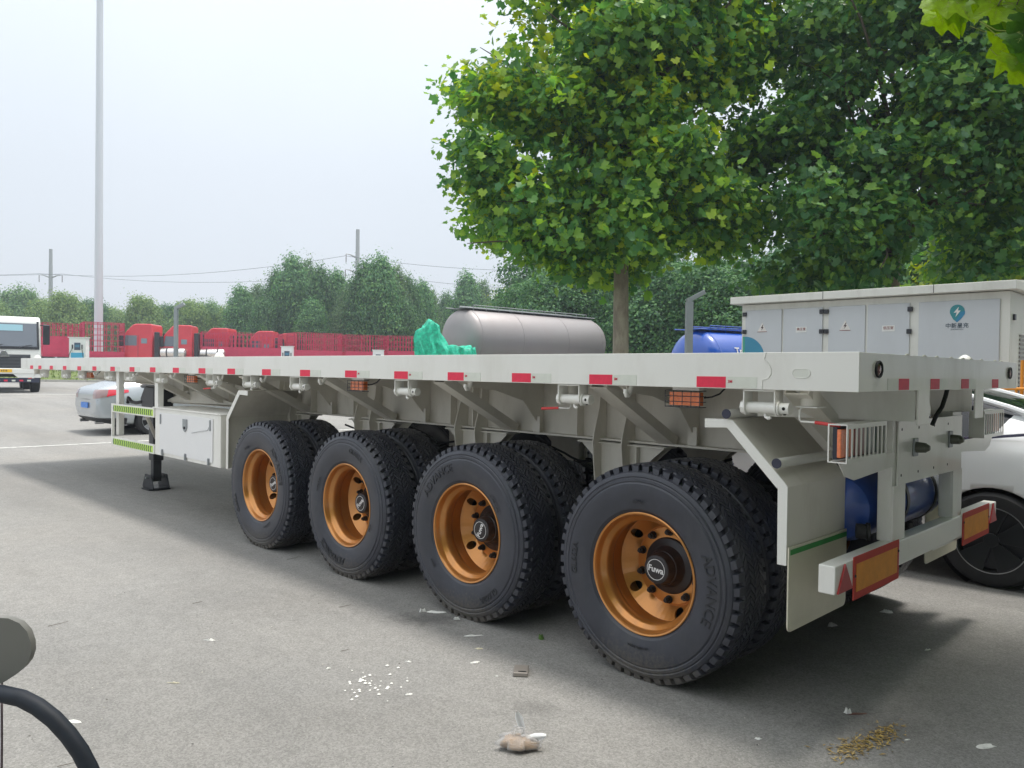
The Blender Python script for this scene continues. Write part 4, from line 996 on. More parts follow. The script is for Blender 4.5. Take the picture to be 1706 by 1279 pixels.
# ---------------------------------------------------------------- green net over a vehicle
p = dep(735, 600, 28.0); GN = thing('green_netting', 'bright green mesh net draped over a machine left of the silver tank', 'net', (p.x, p.y, gz(p.x, p.y)), math.atan2(c_r.y, c_r.x))
def drape():
    """folded cloth hanging over a tall block and a low block beside it"""
    nx, ny = 84, 44; vs = []
    zt = lambda px_z: px_z
    for i in range(nx+1):
        u = i/nx
        for j in range(ny+1):
            v = j/ny*2-1
            x = -.86+2.0*u
            top = 2.75 if u < .46 else 2.02
            if u < .10: top = 2.55+1.6*u
            if .12 < u < .34: top = 2.72+.22*math.exp(-((u-.24)/.08)**2)
            if .36 < u < .58: t = (u-.36)/.22; top = 2.72*(1-t)+1.98*t-.10*math.sin(PI*t)
            w = .85
            a = abs(v); 
            if a < .45: y = v/.45*w*.8; z = top
            else: t = (a-.45)/.55; y = math.copysign(w*(.8+.22*min(1, t*1.6)), v); z = top*(1-t)**.9-.02
            f = 1-min(1, max(0, z/top))
            y += (.07*math.sin(x*17+z*3)+.05*math.sin(x*31+z*7+1.3)+.04*math.sin(z*13+x*9))*min(1, .3+f*1.5)*math.copysign(1, v)
            z += .05*math.sin(x*9+y*5)+.03*math.sin(y*14+x*6)
            x2 = x
            if i == 0: x2 -= .0
            vs.append((x2+.05*math.sin(z*6+y*4), y, max(.01, z)))
    fs = [(i*(ny+1)+j, i*(ny+1)+j+1, (i+1)*(ny+1)+j+1, (i+1)*(ny+1)+j) for i in range(nx) for j in range(ny)]
    k = len(vs)
    for e_ in (0, nx):                                                # hanging ends
        row = [vs[e_*(ny+1)+j] for j in range(ny+1)]
        s = len(vs)
        for q in range(1, 9):
            for j, (x, y, z) in enumerate(row): vs.append((x+(.05*math.sin(j*.9+q*.7))*(1 if e_ else -1), y, z*(1-q/8)+.005))
        prev = [e_*(ny+1)+j for j in range(ny+1)]
        for q in range(8):
            cur = [s+q*(ny+1)+j for j in range(ny+1)]
            fs += [(prev[j], prev[j+1], cur[j+1], cur[j]) for j in range(ny)]; prev = cur
    return MB().add(vs, fs)
gmM = mat('green_net', (.03,.52,.36), .55, noise=(7,.45), bump=(14,.5,.03), trans=.2)
drape().build('net', gmM, GN, smooth=1.2)

# ---------------------------------------------------------------- grey transformer cabinet
YF = 9.12
X = lambda px, y=545: at(px, y, 1, YF).x
Z = lambda px, py: at(px, py, 1, YF).z
cabm = mat('cabinet_grey_paint', (.54,.565,.59), .42, coat=.1, dirt=(1.5,(.40,.41,.42),.45,.8,.4))
cabl = mat('cabinet_trim_paint', (.70,.70,.65), .45, dirt=(3,(.42,.41,.36),.5,.8,.6))
XL, XR = X(1236), X(1683)
TCx = thing('transformer_cabinet', 'long grey power cabinet with doors and warning signs under a pale flat roof', 'cabinet', (XL, YF, 0))
o_ = (-XL, -YF)
def cb(m_, x0, x1, y0, y1, z0, z1): return m_.box(x0-XL, x1-XL, y0-YF, y1-YF, z0, z1)
zt = 2.70
cb(MB(), XL, XR, YF, YF+2.3, .12, zt).build('cabinet_body', cabl, TCx, bevel=.006)
cb(MB(), XL+.02, XR-.02, YF+.02, YF+2.28, 0, .12).build('plinth', mat('plinth_concrete', (.3,.3,.28), .9), TCx)
cb(MB(), XL-.14, XR+.10, YF-.16, YF+2.46, zt+.01, zt+.13).build('roof', cabl, TCx, bevel=.008)
MB().add([(-.12,-.14,zt+.131),(XR-XL+.08,-.14,zt+.131),(XR-XL+.08,2.44,zt+.131),(-.12,2.44,zt+.131),(-.12,1.15,zt+.24),(XR-XL+.08,1.15,zt+.24)],
         [(0,1,5,4),(3,4,5,2),(0,4,3),(1,2,5)]).build('roof_cap', cabl, TCx)
for px in (1377, 1560): cb(MB(), X(px)-.004, X(px)+.004, YF-.163, YF-.16, zt+.012, zt+.128).build('roof_joint', dark, TCx)
doors = [(1243, 1303), (1306, 1371), (1381, 1442), (1446, 1516), (1531, 1666)]
for a, b in doors:
    cb(MB(), X(a), X(b), YF-.022, YF-.002, .20, zt-.10).build('door', cabm, TCx, bevel=.004)
for px, py in ((1242, 524), (1242, 553), (1370, 519), (1378, 519), (1370, 552), (1378, 552), (1517, 515), (1516, 552), (1242, 640), (1374, 640), (1516, 640)):
    x, z = X(px), Z(px, py); cb(MB(), x-.035, x+.035, YF-.05, YF-.023, z-.035, z+.035).build('hinge', blackp, TCx, bevel=.006)
wm = mat('sticker_white', (.72,.72,.70), .4); ink = mat('sticker_ink', (.05,.02,.02), .5)
for px, py in ((1271, 546), (1409, 543)):
    x, z = X(px)-XL, Z(px, py)
    MB().prism([(x-.085, z-.07), (x+.085, z-.07), (x, z+.09)], 1, -.026, -.0225).build('warning_triangle', mat('sticker_cream', (.70,.67,.64), .4), TCx)
    MB().prism([(x+.012, z+.05), (x-.025, z-.005), (x, z-.005), (x-.018, z-.05), (x+.026, z+.012), (x+.004, z+.012), (x+.022, z+.05)], 1, -.0275, -.0265).build('lightning_symbol', ink, TCx)
    MB().box(x-.085, x+.085, -.0265, -.0255, z-.072, z-.062).build('warning_stripe', mat('sticker_red', (.25,.10,.09), .4), TCx)
for px, py, tx in ((1336, 549, '高压室'), (1481, 547, '低压室')):
    x, z = X(px)-XL, Z(px, py)
    MB().box(x-.09, x+.09, -.026, -.0225, z-.045, z+.045).build('room_label', wm, TCx)
    inst('lettering', text_mesh(tx, .05, .0004, mat('sticker_red', (0,0,0)), .001), TCx, (x, -.0268, z+.004), (PI/2, 0, 0))
x, z = X(1595)-XL, Z(1595, 521)
teal = mat('logo_teal', (.03,.24,.27), .4); blu = mat('logo_blue', (.03,.22,.40), .4)
dp = [(x+.095*math.cos(a), z+.02+.095*math.sin(a)) for a in [math.radians(q) for q in range(-20, 201, 10)]]+[(x-.05, z-.09), (x, z-.135), (x+.05, z-.09)]
MB().prism(dp, 1, -.0255, -.0225).build('logo_drop', teal, TCx)
MB().prism([(x+.10,z+.02),(x+.098,z-.02),(x+.05,z-.09),(x,z-.135),(x-.02,z-.115),(x+.03,z-.03),(x+.04,z+.01)], 1, -.0265, -.0258).build('logo_shade', blu, TCx)
MB().prism([(x+.02,z+.085),(x-.045,z+.0),(x-.005,z+.005),(x-.02,z-.06),(x+.045,z+.03),(x+.01,z+.03)], 1, -.0275, -.0268).build('logo_bolt', wm, TCx)
inst('lettering', text_mesh('中新星充', .075, .0004, mat('logo_ink', (.03,.06,.09), .5), .001), TCx, (x, -.024, z-.185), (PI/2, 0, 0))
inst('lettering', text_mesh('ZHONGXIN', .03, .0004, mat('logo_ink', (0,0,0))), TCx, (x, -.024, z-.235), (PI/2, 0, 0))
x, z = X(1241)-XL, Z(1241, 594)
MB().prism([(x+.02, z-.42)]+[(x+.02+.36*math.sin(a), z+.38*math.cos(a)-.04) for a in [PI*q/24 for q in range(25)]], 1, -.0255, -.0225).build('leaf_emblem', blu if 0 else mat('emblem_blue', (.04,.24,.38), .4), TCx)
MB().prism([(x-.02, z+.34), (x+.018, z+.34), (x+.018, z+.05), (x-.02, z-.06)], 1, -.0262, -.0225).build('leaf_emblem_green', mat('emblem_green', (.05,.33,.24), .4), TCx)
MB().prism([(x+.018, z+.09), (x+.018, z-.1), (x-.02, z-.3), (x-.02, z-.05)], 1, -.0262, -.0225).build('leaf_emblem_pale', wm, TCx)
# louvres and handle on the right end
lv = MB()
for j in range(26): lv.box(XR-XL+.001, XR-XL+.016, .5, 1.7, .6+j*.06, .6+j*.06+.03)
lv.build('louvre', mat('end_louvre', (.25,.24,.23), .5), TCx); props(TCx.children[-1], kind='stuff')
for z in (1.6, 2.35): cb(MB(), XR+.002, XR+.03, YF+.12, YF+.19, z-.04, z+.04).build('hinge', blackp, TCx)
# orange safety rail
orp = mat('orange_rail_paint', (.80,.30,.02), .4)
YR = 8.5
xs_ = [at(px, 650, 1, YR).x for px in (1641, 1659, 1676, 1693)]
OR = thing('safety_railing', 'orange tubular railing between the grey cabinet and the white car', 'railing', (xs_[0], YR, 0))
for x in xs_+[xs_[-1]+.24*k for k in range(1, 9)]: MB().cyl((x-xs_[0], 0, 0), (x-xs_[0], 0, 1.38), .016, 10).build('rail_post', orp, OR)
MB().cyl((-.03, 0, 1.38), (xs_[-1]-xs_[0]+2, 0, 1.38), .02, 10).cyl((-.03, 0, .25), (xs_[-1]-xs_[0]+2, 0, .25), .016, 10).build('rail', orp, OR)
MB().cyl((xs_[-1]-xs_[0]+.04, .1, 0), (xs_[-1]-xs_[0]+.04, .1, 1.75), .02, 10).build('tall_post', orp, OR)

# ---------------------------------------------------------------- posts, mast, chargers
galvp = mat('galvanised_post', (.30,.335,.345), .45, .3, noise=(4,.1))
for px, D, tz, w, hd, lb in ((1147, 14.2, 2.83, .125, .30, 'grey square post with angled head rising left of the grey cabinet'),
                        (293, 22, 2.98, .10, .24, 'small grey square post with angled head in front of the red trucks')):
    p = dep(px, 600, D); r_ = thing('camera_post', lb, 'post', (p.x, p.y, gz(p.x, p.y)), math.atan2(c_r.y, c_r.x), 'grey posts with angled heads')
    MB().box(-w/2, w/2, -w/2, w/2, 0, tz-.012).build('post', galvp, r_, bevel=.006)
    MB().box(-.14, .14, -.14, .14, 0, .012).build('base_plate', galvp, r_)
    R = Matrix.Translation((-w*.4, 0, tz)) @ Matrix.Rotation(-.5, 4, 'Y')
    MB().box(0, hd+.06, -w/2-.004, w/2+.004, -.045, .035, R).build('angled_head', galvp, r_, bevel=.006)
p = dep(164, 600, 62); HM = thing('lighting_mast', 'very tall pale tapered mast rising out of the top of the picture', 'mast', (p.x, p.y, gz(p.x, p.y)))
MB().cyl((0,0,.3), (0,0,34), .33, 24, .22).build('mast', mat('mast_paint', (.62,.65,.69), .4, .2), HM)
MB().cyl((0,0,0), (0,0,.3), .5, 16).build('base_flange', galvp, HM)
hd = MB().lathe([(33.6,.3),(33.6,1.2),(33.8,1.2),(33.8,.3)], 20, 'z')
for k in range(6): a = k*PI/3; hd.box(-.3, .3, -.2, .2, 33.3, 33.58, Matrix.Translation((1.2*math.cos(a), 1.2*math.sin(a), 0)))
hd.build('lamp_ring', galvp, HM)
cw = mat('charger_white', (.80,.81,.82), .35, coat=.3)
def charger(px, D, H, w, lb):
    p = dep(px, 605, D); g = gz(p.x, p.y); r_ = thing('charging_station', lb, 'charger', (p.x, p.y, g), math.atan2(c_r.y, c_r.x)+.12, 'white vehicle chargers in front of the trailers')
    MB().box(-w/2, w/2, -.02, .55, .1, H).build('cabinet', cw, r_, bevel=.02)
    MB().box(-w/2-.06, w/2+.04, -.06, .6, H+.002, H+.05).build('canopy', cw, r_)
    MB().box(-w/2-.004, -w/2-.001, .02, .5, .2, H-.1).build('side_panel', mat('charger_side', (.16,.17,.19), .5), r_)
    MB().box(-.19, .19, -.035, -.021, H-.80, H-.32).build('screen', mat('charger_screen', (.03,.06,.11), .15, coat=.6), r_)
    MB().box(-.14, .14, -.04, -.036, H-.62, H-.45).build('screen_glow', mat('charger_screen_blue', (.06,.20,.32), .15), r_)
    MB().box(-w*.38, w*.38, -.03, -.021, .35, H-.98).build('blue_panel', mat('charger_blue', (.06,.42,.70), .4), r_)
    for s in (-1, 1):
        MB().box(s*.30-.03, s*.30+.03, -.08, -.021, H-.72, H-.45).build('plug_holster', blackp, r_)
        MB().tube([(s*.30,-.08,H-.7),(s*.42,-.22,H-1.1),(s*.48,-.25,.6),(s*.42,-.2,.25),(s*.33,-.06,.5)], .02, 6).build('charging_cable', black, r_)
    MB().box(-w/2-.1, w/2+.1, -.1, .65, 0, .098).build('plinth', mat('plinth_concrete', (0,0,0)), r_)
charger(129, 51.5, 2.22, 1.05, 'white charger with blue panel, left of the tall mast in front of maroon cages')
charger(478, 59.5, 2.02, .86, 'white charger cabinet, middle one along the maroon cages')
charger(630, 62, 1.90, .86, 'white charger cabinet nearest the green net')

# ---------------------------------------------------------------- power poles and wires
def power_pole(px, D, H, lb, yaw, arms):
    p = dep(px, 600, D); r_ = thing('power_pole', lb, 'pole', (p.x, p.y, 0), yaw, 'distant steel power poles')
    MB().cyl((0,0,0), (0,0,H), .50, 14, .30).build('pole', mat('pole_steel', (.36,.38,.38), .5, .3), r_)
    for z, l, s in arms:
        MB().tube([(0,0,z-.5),(s*l*.6,0,z),(s*l,0,z+.1)], [.16,.10,.05], 6).build('cross_arm', mat('pole_steel', (0,0,0)), r_)
        MB().cyl((s*l,0,z-1.3), (s*l,0,z), .07, 8).build('insulator', mat('insulator_brown', (.12,.09,.08), .4), r_)
    return p
P1 = power_pole(84, 150, 23.6, 'slim steel power pole above the left tree line', YAW, [(18.6,2.2,1),(18.6,2.2,-1),(12.2,2.6,1),(12.2,2.6,-1),(11.5,1.4,1)])
P2 = power_pole(594, 128, 24.2, 'steel power pole behind the tall tree clump left of the silver tank', YAW+.5, [(20.0,1.9,-1),(16.9,1.3,1),(17.5,2,-1),(12.2,3.0,-1),(12.2,3.0,1)])
wr = mat('wire_grey', (.10,.11,.12), .6)
def wire(a, b, sag, lb):
    a = Vector(a); b = Vector(b); n = 24
    o = MB().tube([a.lerp(b, i/n)-Vector((0,0,sag*4*(i/n)*(1-i/n))) for i in range(n+1)], .035, 4).build('power_line', wr)
    props(o, lb, 'wire', 'power lines strung between the steel poles')
FL_ = dep(-260, 600, 160); FR = dep(960, 600, 118)
for z1, z2, off, nm in ((18.9, 17.2, 2.2, 'top span'), (18.9, 19.9, -2.0, 'upper span'), (12.1, 12.2, 2.5, 'lower span'), (12.3, 12.6, -2.5, 'lowest span')):
    q = c_r.copy(); q.z = 0; o1 = q*off
    wire((P1.x+o1.x, P1.y+o1.y, z1), (P2.x+o1.x, P2.y+o1.y, z2), 1.6, nm+' of thin wire between the two steel poles')
    wire((P1.x+o1.x, P1.y+o1.y, z1), (FL_.x, FL_.y, z1+.6), .4, nm+' of thin wire running left out of the picture')
    wire((P2.x+o1.x, P2.y+o1.y, z2), (FR.x, FR.y, z2-3.2), .8, nm+' of thin wire running behind the big tree')

# ---------------------------------------------------------------- trees
LOB = []
def plane_leaf():
    """five-lobed leaf, about one unit across, folded along its midrib"""
    pr = [(-90,.12),(-58,.44),(-24,.40),(2,.56),(25,.40),(52,.53),(72,.40),(90,.62),(108,.40),(128,.53),(155,.40),(178,.56),(204,.40),(238,.44)]
    v = [(0,.02,0)]+[(r*math.cos(math.radians(a)), r*math.sin(math.radians(a)), 0) for a, r in pr]
    v = [(x, y, .22*abs(x)+.10*x*x-.16*y*y) for x, y, z in v]
    n = len(pr); return np.array(v), np.array([(0, i, i % n+1) for i in range(1, n+1)])
LV, LF = plane_leaf()
LVs = np.array([(-.5,0,0),(0,-.32,.1),(.5,0,0),(0,.32,.1)]); LFs = np.array([(0,1,2,3)])
bark = mat('plane_bark', (.24,.20,.155), .85, dirt=(3.2,(.40,.37,.28),.45,.6,.8), bump=(12,.7,.02))
barkd = mat('dark_bark', (.10,.08,.06), .9, bump=(12,.7,.02))
def lin(*c): return tuple(((q/255+.055)/1.055)**2.4 for q in c)
leafA = mat('plane_leaf', (.05,.10,.02), .48, spec=.4, trans=.40, island=[(0,(.050,.160,.055)),(1,(.34,.50,.07)),(.45,(.105,.25,.055)),(.8,(.21,.38,.060))])
leafY = mat('young_plane_leaf', (.13,.20,.02), .48, spec=.4, trans=.42, island=[(0,(.22,.36,.03)),(1,(.42,.48,.04))])
leafB = mat('dark_plane_leaf', (.05,.10,.02), .46, spec=.45, trans=.3, island=[(0,(.036,.125,.050)),(1,(.22,.37,.06)),(.45,(.072,.19,.055)),(.8,(.13,.27,.055))])
def near_tree(name, px, D, label, crown, ztr, rt, nleaf, size, seed, n_single=0, yshare=.14, bend=0, loc=None, group='plane trees beyond the trailer', low=None, keep=None, simple=False, mats=None):
    """crown: list of (dx, dy, z, rx, ry, rz) lobes relative to the trunk foot"""
    p = loc or dep(px, 600, D); base = Vector((p.x, p.y, gz(p.x, p.y))); r = thing(name, label, 'tree', base, 0, group)
    R = random.Random(seed); g = np.random.default_rng(seed)
    m_ = MB(); cz = np.mean([c[2] for c in crown]); top = max(c[2]+c[5]*.6 for c in crown)
    tp = [(0,0,-.05),(0.02,0,.3),(.03+bend*.2,.02,ztr*.5),(bend*.6,0.03,ztr)]+[(bend+.25*math.sin(k*1.7+seed), .25*math.cos(k*1.3+seed)*.8, ztr+(top-ztr)*k/6) for k in range(1, 7)]
    m_.tube(tp, [rt*1.25,rt*1.05,rt,rt*.9]+[rt*(.78-.11*k) for k in range(1, 7)], 12)
    m_.build('trunk', bark, r, smooth=1.2)
    tips = []; lb = MB()
    tot = sum(c[3]*c[4] for c in crown)
    for c in crown:
        nb = max(3, int(26*c[3]*c[4]/tot*len(crown)/max(1, len(crown))*1.3))
        for k in range(nb):
            th = R.uniform(0, 2*PI); ph = math.asin(R.uniform(-.75, .95))
            e_ = Vector((c[0]+c[3]*math.cos(th)*math.cos(ph)*.95, c[1]+c[4]*math.sin(th)*math.cos(ph)*.95, c[2]+c[5]*math.sin(ph)*.95))
            t0 = R.uniform(.05, .8); s_ = Vector((bend*.8, 0, ztr+(min(top, c[2])-ztr)*t0))
            mid = s_.lerp(e_, .5)+Vector((R.uniform(-.3, .3), R.uniform(-.3, .3), R.uniform(.0, .5)))
            rr = rt*R.uniform(.22, .42)
            lb.tube([s_, s_.lerp(mid, .55)+Vector((0,0,.1)), mid, mid.lerp(e_, .55)+Vector((R.uniform(-.15,.15),R.uniform(-.15,.15),.05)), e_], [rr, rr*.8, rr*.6, rr*.35, rr*.12], 6)
            tips.append((s_, mid, e_))
    lb.build('limbs', barkd, r, smooth=1.2)
    # twig clusters: leaf sprays through the shell, thick towards the outside
    P = []; O = []; Yf = []
    ncl = max(60, nleaf//16)
    A = np.array(crown, float); wts = A[:, 3]*A[:, 4]+A[:, 4]*A[:, 5]; wts /= wts.sum()
    ci = g.choice(len(A), ncl, p=wts); d = g.normal(size=(ncl, 3)); d /= np.linalg.norm(d, axis=1)[:, None]
    # boughs: flattened masses of twigs with gaps between them
    nbg = max(24, int(11*len(A))); bi = g.choice(len(A), nbg, p=wts); bd = g.normal(size=(nbg, 3)); bd /= np.linalg.norm(bd, axis=1)[:, None]
    br = .60+.33*g.random(nbg); bc = A[bi, :3]+bd*A[bi, 3:6]*br[:, None]; bs_ = A[bi, 3]*(.26+.16*g.random(nbg))
    k_ = g.integers(0, nbg, ncl); rad = .5+.5*g.random(ncl)**.5
    lump = .97+.10*np.sin(d[:, 0]*7+seed)+.08*np.sin(d[:, 2]*9+d[:, 1]*6+seed*2)
    c_ = bc[k_]+d*(bs_[k_]*rad*lump)[:, None]*np.array([1, 1, .62])
    fl = g.random(ncl) < .16; c_[fl] = (A[ci, :3]+d*A[ci, 3:6]*(.35+.5*g.random(ncl))[:, None])[fl]
    odir = c_-bc[k_]; odir[:, 2] += .12; odir = odir*.9+bd[k_]*.25
    if low is not None: kp = c_[:, 2] > low+.35*g.random(len(c_)); c_ = c_[kp]; odir = odir[kp]
    if keep is not None: c_ = c_[keep(c_)]
    ncl = len(c_); cen = np.array([A[:, 0].mean(), A[:, 1].mean(), cz])
    out = odir/(np.linalg.norm(odir, axis=1)[:, None]+1e-6)
    per = max(1, nleaf//ncl); csz = g.uniform(.14, .34, ncl)
    young = g.random(ncl) < yshare*(.1+2.0*np.clip(out[:, 2], 0, 1))
    idx = np.repeat(np.arange(ncl), per)
    Pp = c_[idx]+np.clip(g.normal(size=(len(idx), 3)), -1.6, 1.6)*csz[idx][:, None]*np.array([1,1,.75])
    upv = out[idx]*.7+np.array([0,0,.6]); upv /= np.linalg.norm(upv, axis=1)[:, None]
    global rng; sv = rng; rng = g
    Rm = rand_rot(len(idx), upv, .52); rng = sv
    sc = (.35+.95*g.random(len(idx))**1.2)*size
    yy = young[idx] & (g.random(len(idx)) < .7)
    first = True
    for sel, mm, nm in ((~yy, mats[0] if mats else leafA, 'leaf_sprays'), (yy, mats[1] if mats else leafY, 'young_leaf_sprays')):
        if sel.sum() == 0: continue
        V, F = scatter(LVs if simple else LV, LFs if simple else LF, Pp[sel], Rm[sel], sc[sel])
        o = bpy.data.objects.new(nm, big_mesh(nm, V, F, mm)); COL.objects.link(o); o.parent = r; o['kind'] = 'stuff'
    # single leaves standing out at the crown edge
    if n_single:
        vdir = np.array(base)+np.array([0,0,0]); 
        me = {}
        for mm in (leafA, leafY): me[mm.name] = big_mesh('leaf', LV*size*1.05, LF, mm)
        sil = np.where(rad[:len(c_)] > 0)[0] if False else np.arange(ncl)
        toc = np.array(CAM)-np.array(base); toc = toc/np.linalg.norm(toc)
        sel = sil[(out[sil] @ toc) > -.25]
        g.shuffle(sel)
        for i in sel[:n_single]:
            q = c_[i]+out[i]*csz[i]*.3; z = Vector(toc*.6+out[i]*.5+np.array([0,0,.5])+g.normal(size=3)*.35)
            o = inst('leaf', me[leafY.name if g.random() < .45 else leafA.name], r, q, z.to_track_quat('Z', 'Y').to_euler())
            o.rotation_euler.rotate_axis('Z', g.uniform(0, 6.28))
    return r
near_tree('plane_tree', 1031, 16, 'big plane tree with pale trunk between silver tank and blue tank', [(-1.9,-.5,6.6,2.1,2.4,2.6),(.4,-.3,5.4,2.5,2.5,2.3),(.9,0,8.2,2.9,2.8,2.8),(-1.0,.2,9.2,2.7,2.6,2.6),(2.0,.4,6.4,1.8,2.2,2.3)] if 0 else
          [(c_r.x*a+c_f.x*b, c_r.y*a+c_f.y*b, z, rr, rr, rz) for a, b, z, rr, rz in ((-1.85,0,6.0,1.75,2.3),(-.3,-.2,5.1,2.0,2.0),(-.7,.3,8.6,2.4,2.4),(1.1,0,6.7,2.2,2.5),(1.4,.3,9.0,2.2,2.4),(-1.5,-.6,4.5,1.9,1.5),(.9,.2,4.8,1.8,1.5),(-.2,-.4,4.2,1.5,1.0))],
          3.6, .165, 66000, .195, 11, 230, .24, low=2.75)
near_tree('plane_tree', 1478, 16.0, 'dark plane tree with forked trunk rising behind the grey cabinet', 
          [(c_r.x*a+c_f.x*b, c_r.y*a+c_f.y*b, z, rr, rr, rz) for a, b, z, rr, rz in ((-1.6,0,5.4,1.9,2.4),(.2,0,7.4,2.5,2.6),(1.9,.2,6.0,2.1,2.4),(-1.0,.2,9.2,2.3,2.2),(1.6,0,9.0,2.3,2.2),(-1.3,-.5,4.0,1.5,1.3),(3.0,.5,7.8,2.0,2.4),(.5,-.9,5.3,1.4,1.5),(.9,-.7,6.6,1.3,1.5),(1.9,-.6,4.4,1.3,1.2))],
          3.7, .15, 50000, .185, 23, 60, .06, bend=.1, low=2.8, mats=(leafB, leafA))
near_tree('plane_tree', 1800, 19.0, 'plane tree at the right edge behind the grey cabinet', 
          [(c_r.x*a+c_f.x*b, c_r.y*a+c_f.y*b, z, rr, rr, rz) for a, b, z, rr, rz in ((-1.8,0,4.3,2.2,2.2),(-.8,0,7.4,3.0,2.8),(1,0,6,2.6,2.8))],
          3.0, .15, 13000, .23, 37, 30, .25, low=2.4)
# the tree whose low branch hangs into the top right corner and shades the rear of the trailer
OT = near_tree('plane_tree', 0, 0, 'plane tree beyond the right edge with a leafy branch hanging into the top right corner', [(-1.5,.95,5.9,2.1,1.15,.8),(-1.2,-1.6,6.2,1.8,1.8,1.0),(.4,1.5,6.4,2.4,2.4,1.4),(2.6,1.8,6.6,2.6,3.0,2.0),(1.8,-1.9,6.4,2.4,2.4,1.5),(-.6,2.4,7.4,2.0,2.4,1.2),(-1.2,.4,8.2,2.0,2.0,1.0)], 3.4, .17, 26000, .34, 51, 0, .3,
          loc=Vector((3.7, 1.2, 0)), low=4.8, group='plane trees beyond the trailer')
cl = [(1560,-4,2.55,.20),(1588,6,2.6,.24),(1570,22,2.62,.22),(1620,-12,2.5,.23),(1640,-6,2.75,.22),(1662,10,2.45,.22),(1690,30,2.5,.25),(1678,52,2.55,.22),(1702,70,2.4,.24),(1698,98,2.45,.20),(1722,40,2.5,.25),(1715,-10,2.4,.25),(1600,-30,2.5,.25),(1650,-40,2.6,.25),(1735,90,2.6,.25),(1694,8,2.5,.26),(1706,55,2.4,.26),(1688,78,2.5,.24),(1702,112,2.45,.22),(1580,-6,2.5,.26),(1610,8,2.6,.2)]
R_ = random.Random(2); 
def big_leaf(m):
    """leaf seen from close: toothed outline, drooping lobes and raised veins"""
    n = 60; k_ = [(-90,.12),(-58,.44),(-24,.38),(2,.56),(27,.37),(52,.54),(71,.38),(90,.64),(109,.38),(128,.54),(153,.37),(178,.56),(204,.38),(238,.44),(270,.12)]
    mb = MB(); v = []; zf = lambda x, y: .20*abs(x)**1.3-.30*(y-.1)**2+.03*math.sin(9*x+5*y)
    for ring in (.33, .66, 1):
        for i in range(n):
            a = -90+360*i/n; j = max(q for q in range(len(k_)-1) if k_[q][0] <= a+1e-6); t = (a-k_[j][0])/(k_[j+1][0]-k_[j][0])
            r = k_[j][1]*(1-t)+k_[j+1][1]*t; r = (r*ring if ring == 1 else (r*.45+.22)*ring)*(1+(.045 if i % 3 == 0 and ring == 1 else 0))
            x, y = r*math.cos(math.radians(a)), r*math.sin(math.radians(a)); v.append((x, y, zf(x, y)))
    v.append((0, 0, 0)); mb.add(v, [(3*n, i, (i+1)%n) for i in range(n)]+[(q*n+i, (q+1)*n+i, (q+1)*n+(i+1)%n, q*n+(i+1)%n) for q in (0, 1) for i in range(n)])
    mb.cur = 1
    for a, r in ((2,.5),(52,.5),(90,.6),(128,.5),(178,.5)):
        c, s = math.cos(math.radians(a)), math.sin(math.radians(a))
        mb.tube([(0,-.12,zf(0,-.12)-.004)]+[(r*t*c, r*t*s, zf(r*t*c, r*t*s)-.004) for t in (.15,.4,.7,1)], [.009,.008,.006,.004,.002], 4)
        for t in (.35, .55, .75):
            for sg in (-1, 1):
                a2 = math.radians(a+sg*38); p = (r*t*c, r*t*s); q = (p[0]+.13*(1.1-t)*2*math.cos(a2)*.6, p[1]+.13*(1.1-t)*2*math.sin(a2)*.6)
                mb.tube([(*p, zf(*p)-.003), (*q, zf(*q)-.003)], [.004,.0015], 3)
    mb.tube([(0,-.12,zf(0,-.12)),(.02,-.4,-.12),(.0,-.7,-.1)], [.010,.008,.008], 5)
    return mb.mesh('leaf', [m, mat('leaf_vein', (.36,.42,.12), .5, trans=.3)], 1.5)
lfN = mat('near_leaf', (.22,.37,.04), .42, spec=.4, trans=.42, noise=(9,.22), bump=(30,.3,.01))
lfN2 = mat('near_leaf_dark', (.07,.17,.03), .42, spec=.4, trans=.38, noise=(9,.25), bump=(30,.3,.01))
lme = {0: big_leaf(lfN), 1: big_leaf(lfN2)}
tw = []
for i, (px, py, D, s) in enumerate(cl):
    q = dep(px, py, D); z = (-c_f*1.3+Vector((R_.uniform(-.5,.5), R_.uniform(-.5,.5), R_.uniform(.1,.8))))
    o = inst('leaf', lme[0 if R_.random() < .72 else 1], OT, q-OT.location, z.to_track_quat('Z', 'Y').to_euler()); o.scale = (s*.72,)*3
    o.rotation_euler.rotate_axis('Z', R_.uniform(-1.2, 1.2)+PI); tw.append(q-OT.location)
b0 = Vector((0, 0, 3.6)); 
hub_ = dep(1740, -60, 2.6)-OT.location
MB().tube([b0, b0.lerp(hub_, .5)+Vector((0,0,.35)), hub_], [.05, .03, .012], 8).build('low_branch', barkd, OT)
m_ = MB()
for q in tw: m_.tube([hub_, hub_.lerp(q, .6)+Vector((0,0,.06)), q], [.006, .004, .002], 5)
m_.build('twigs', barkd, OT)

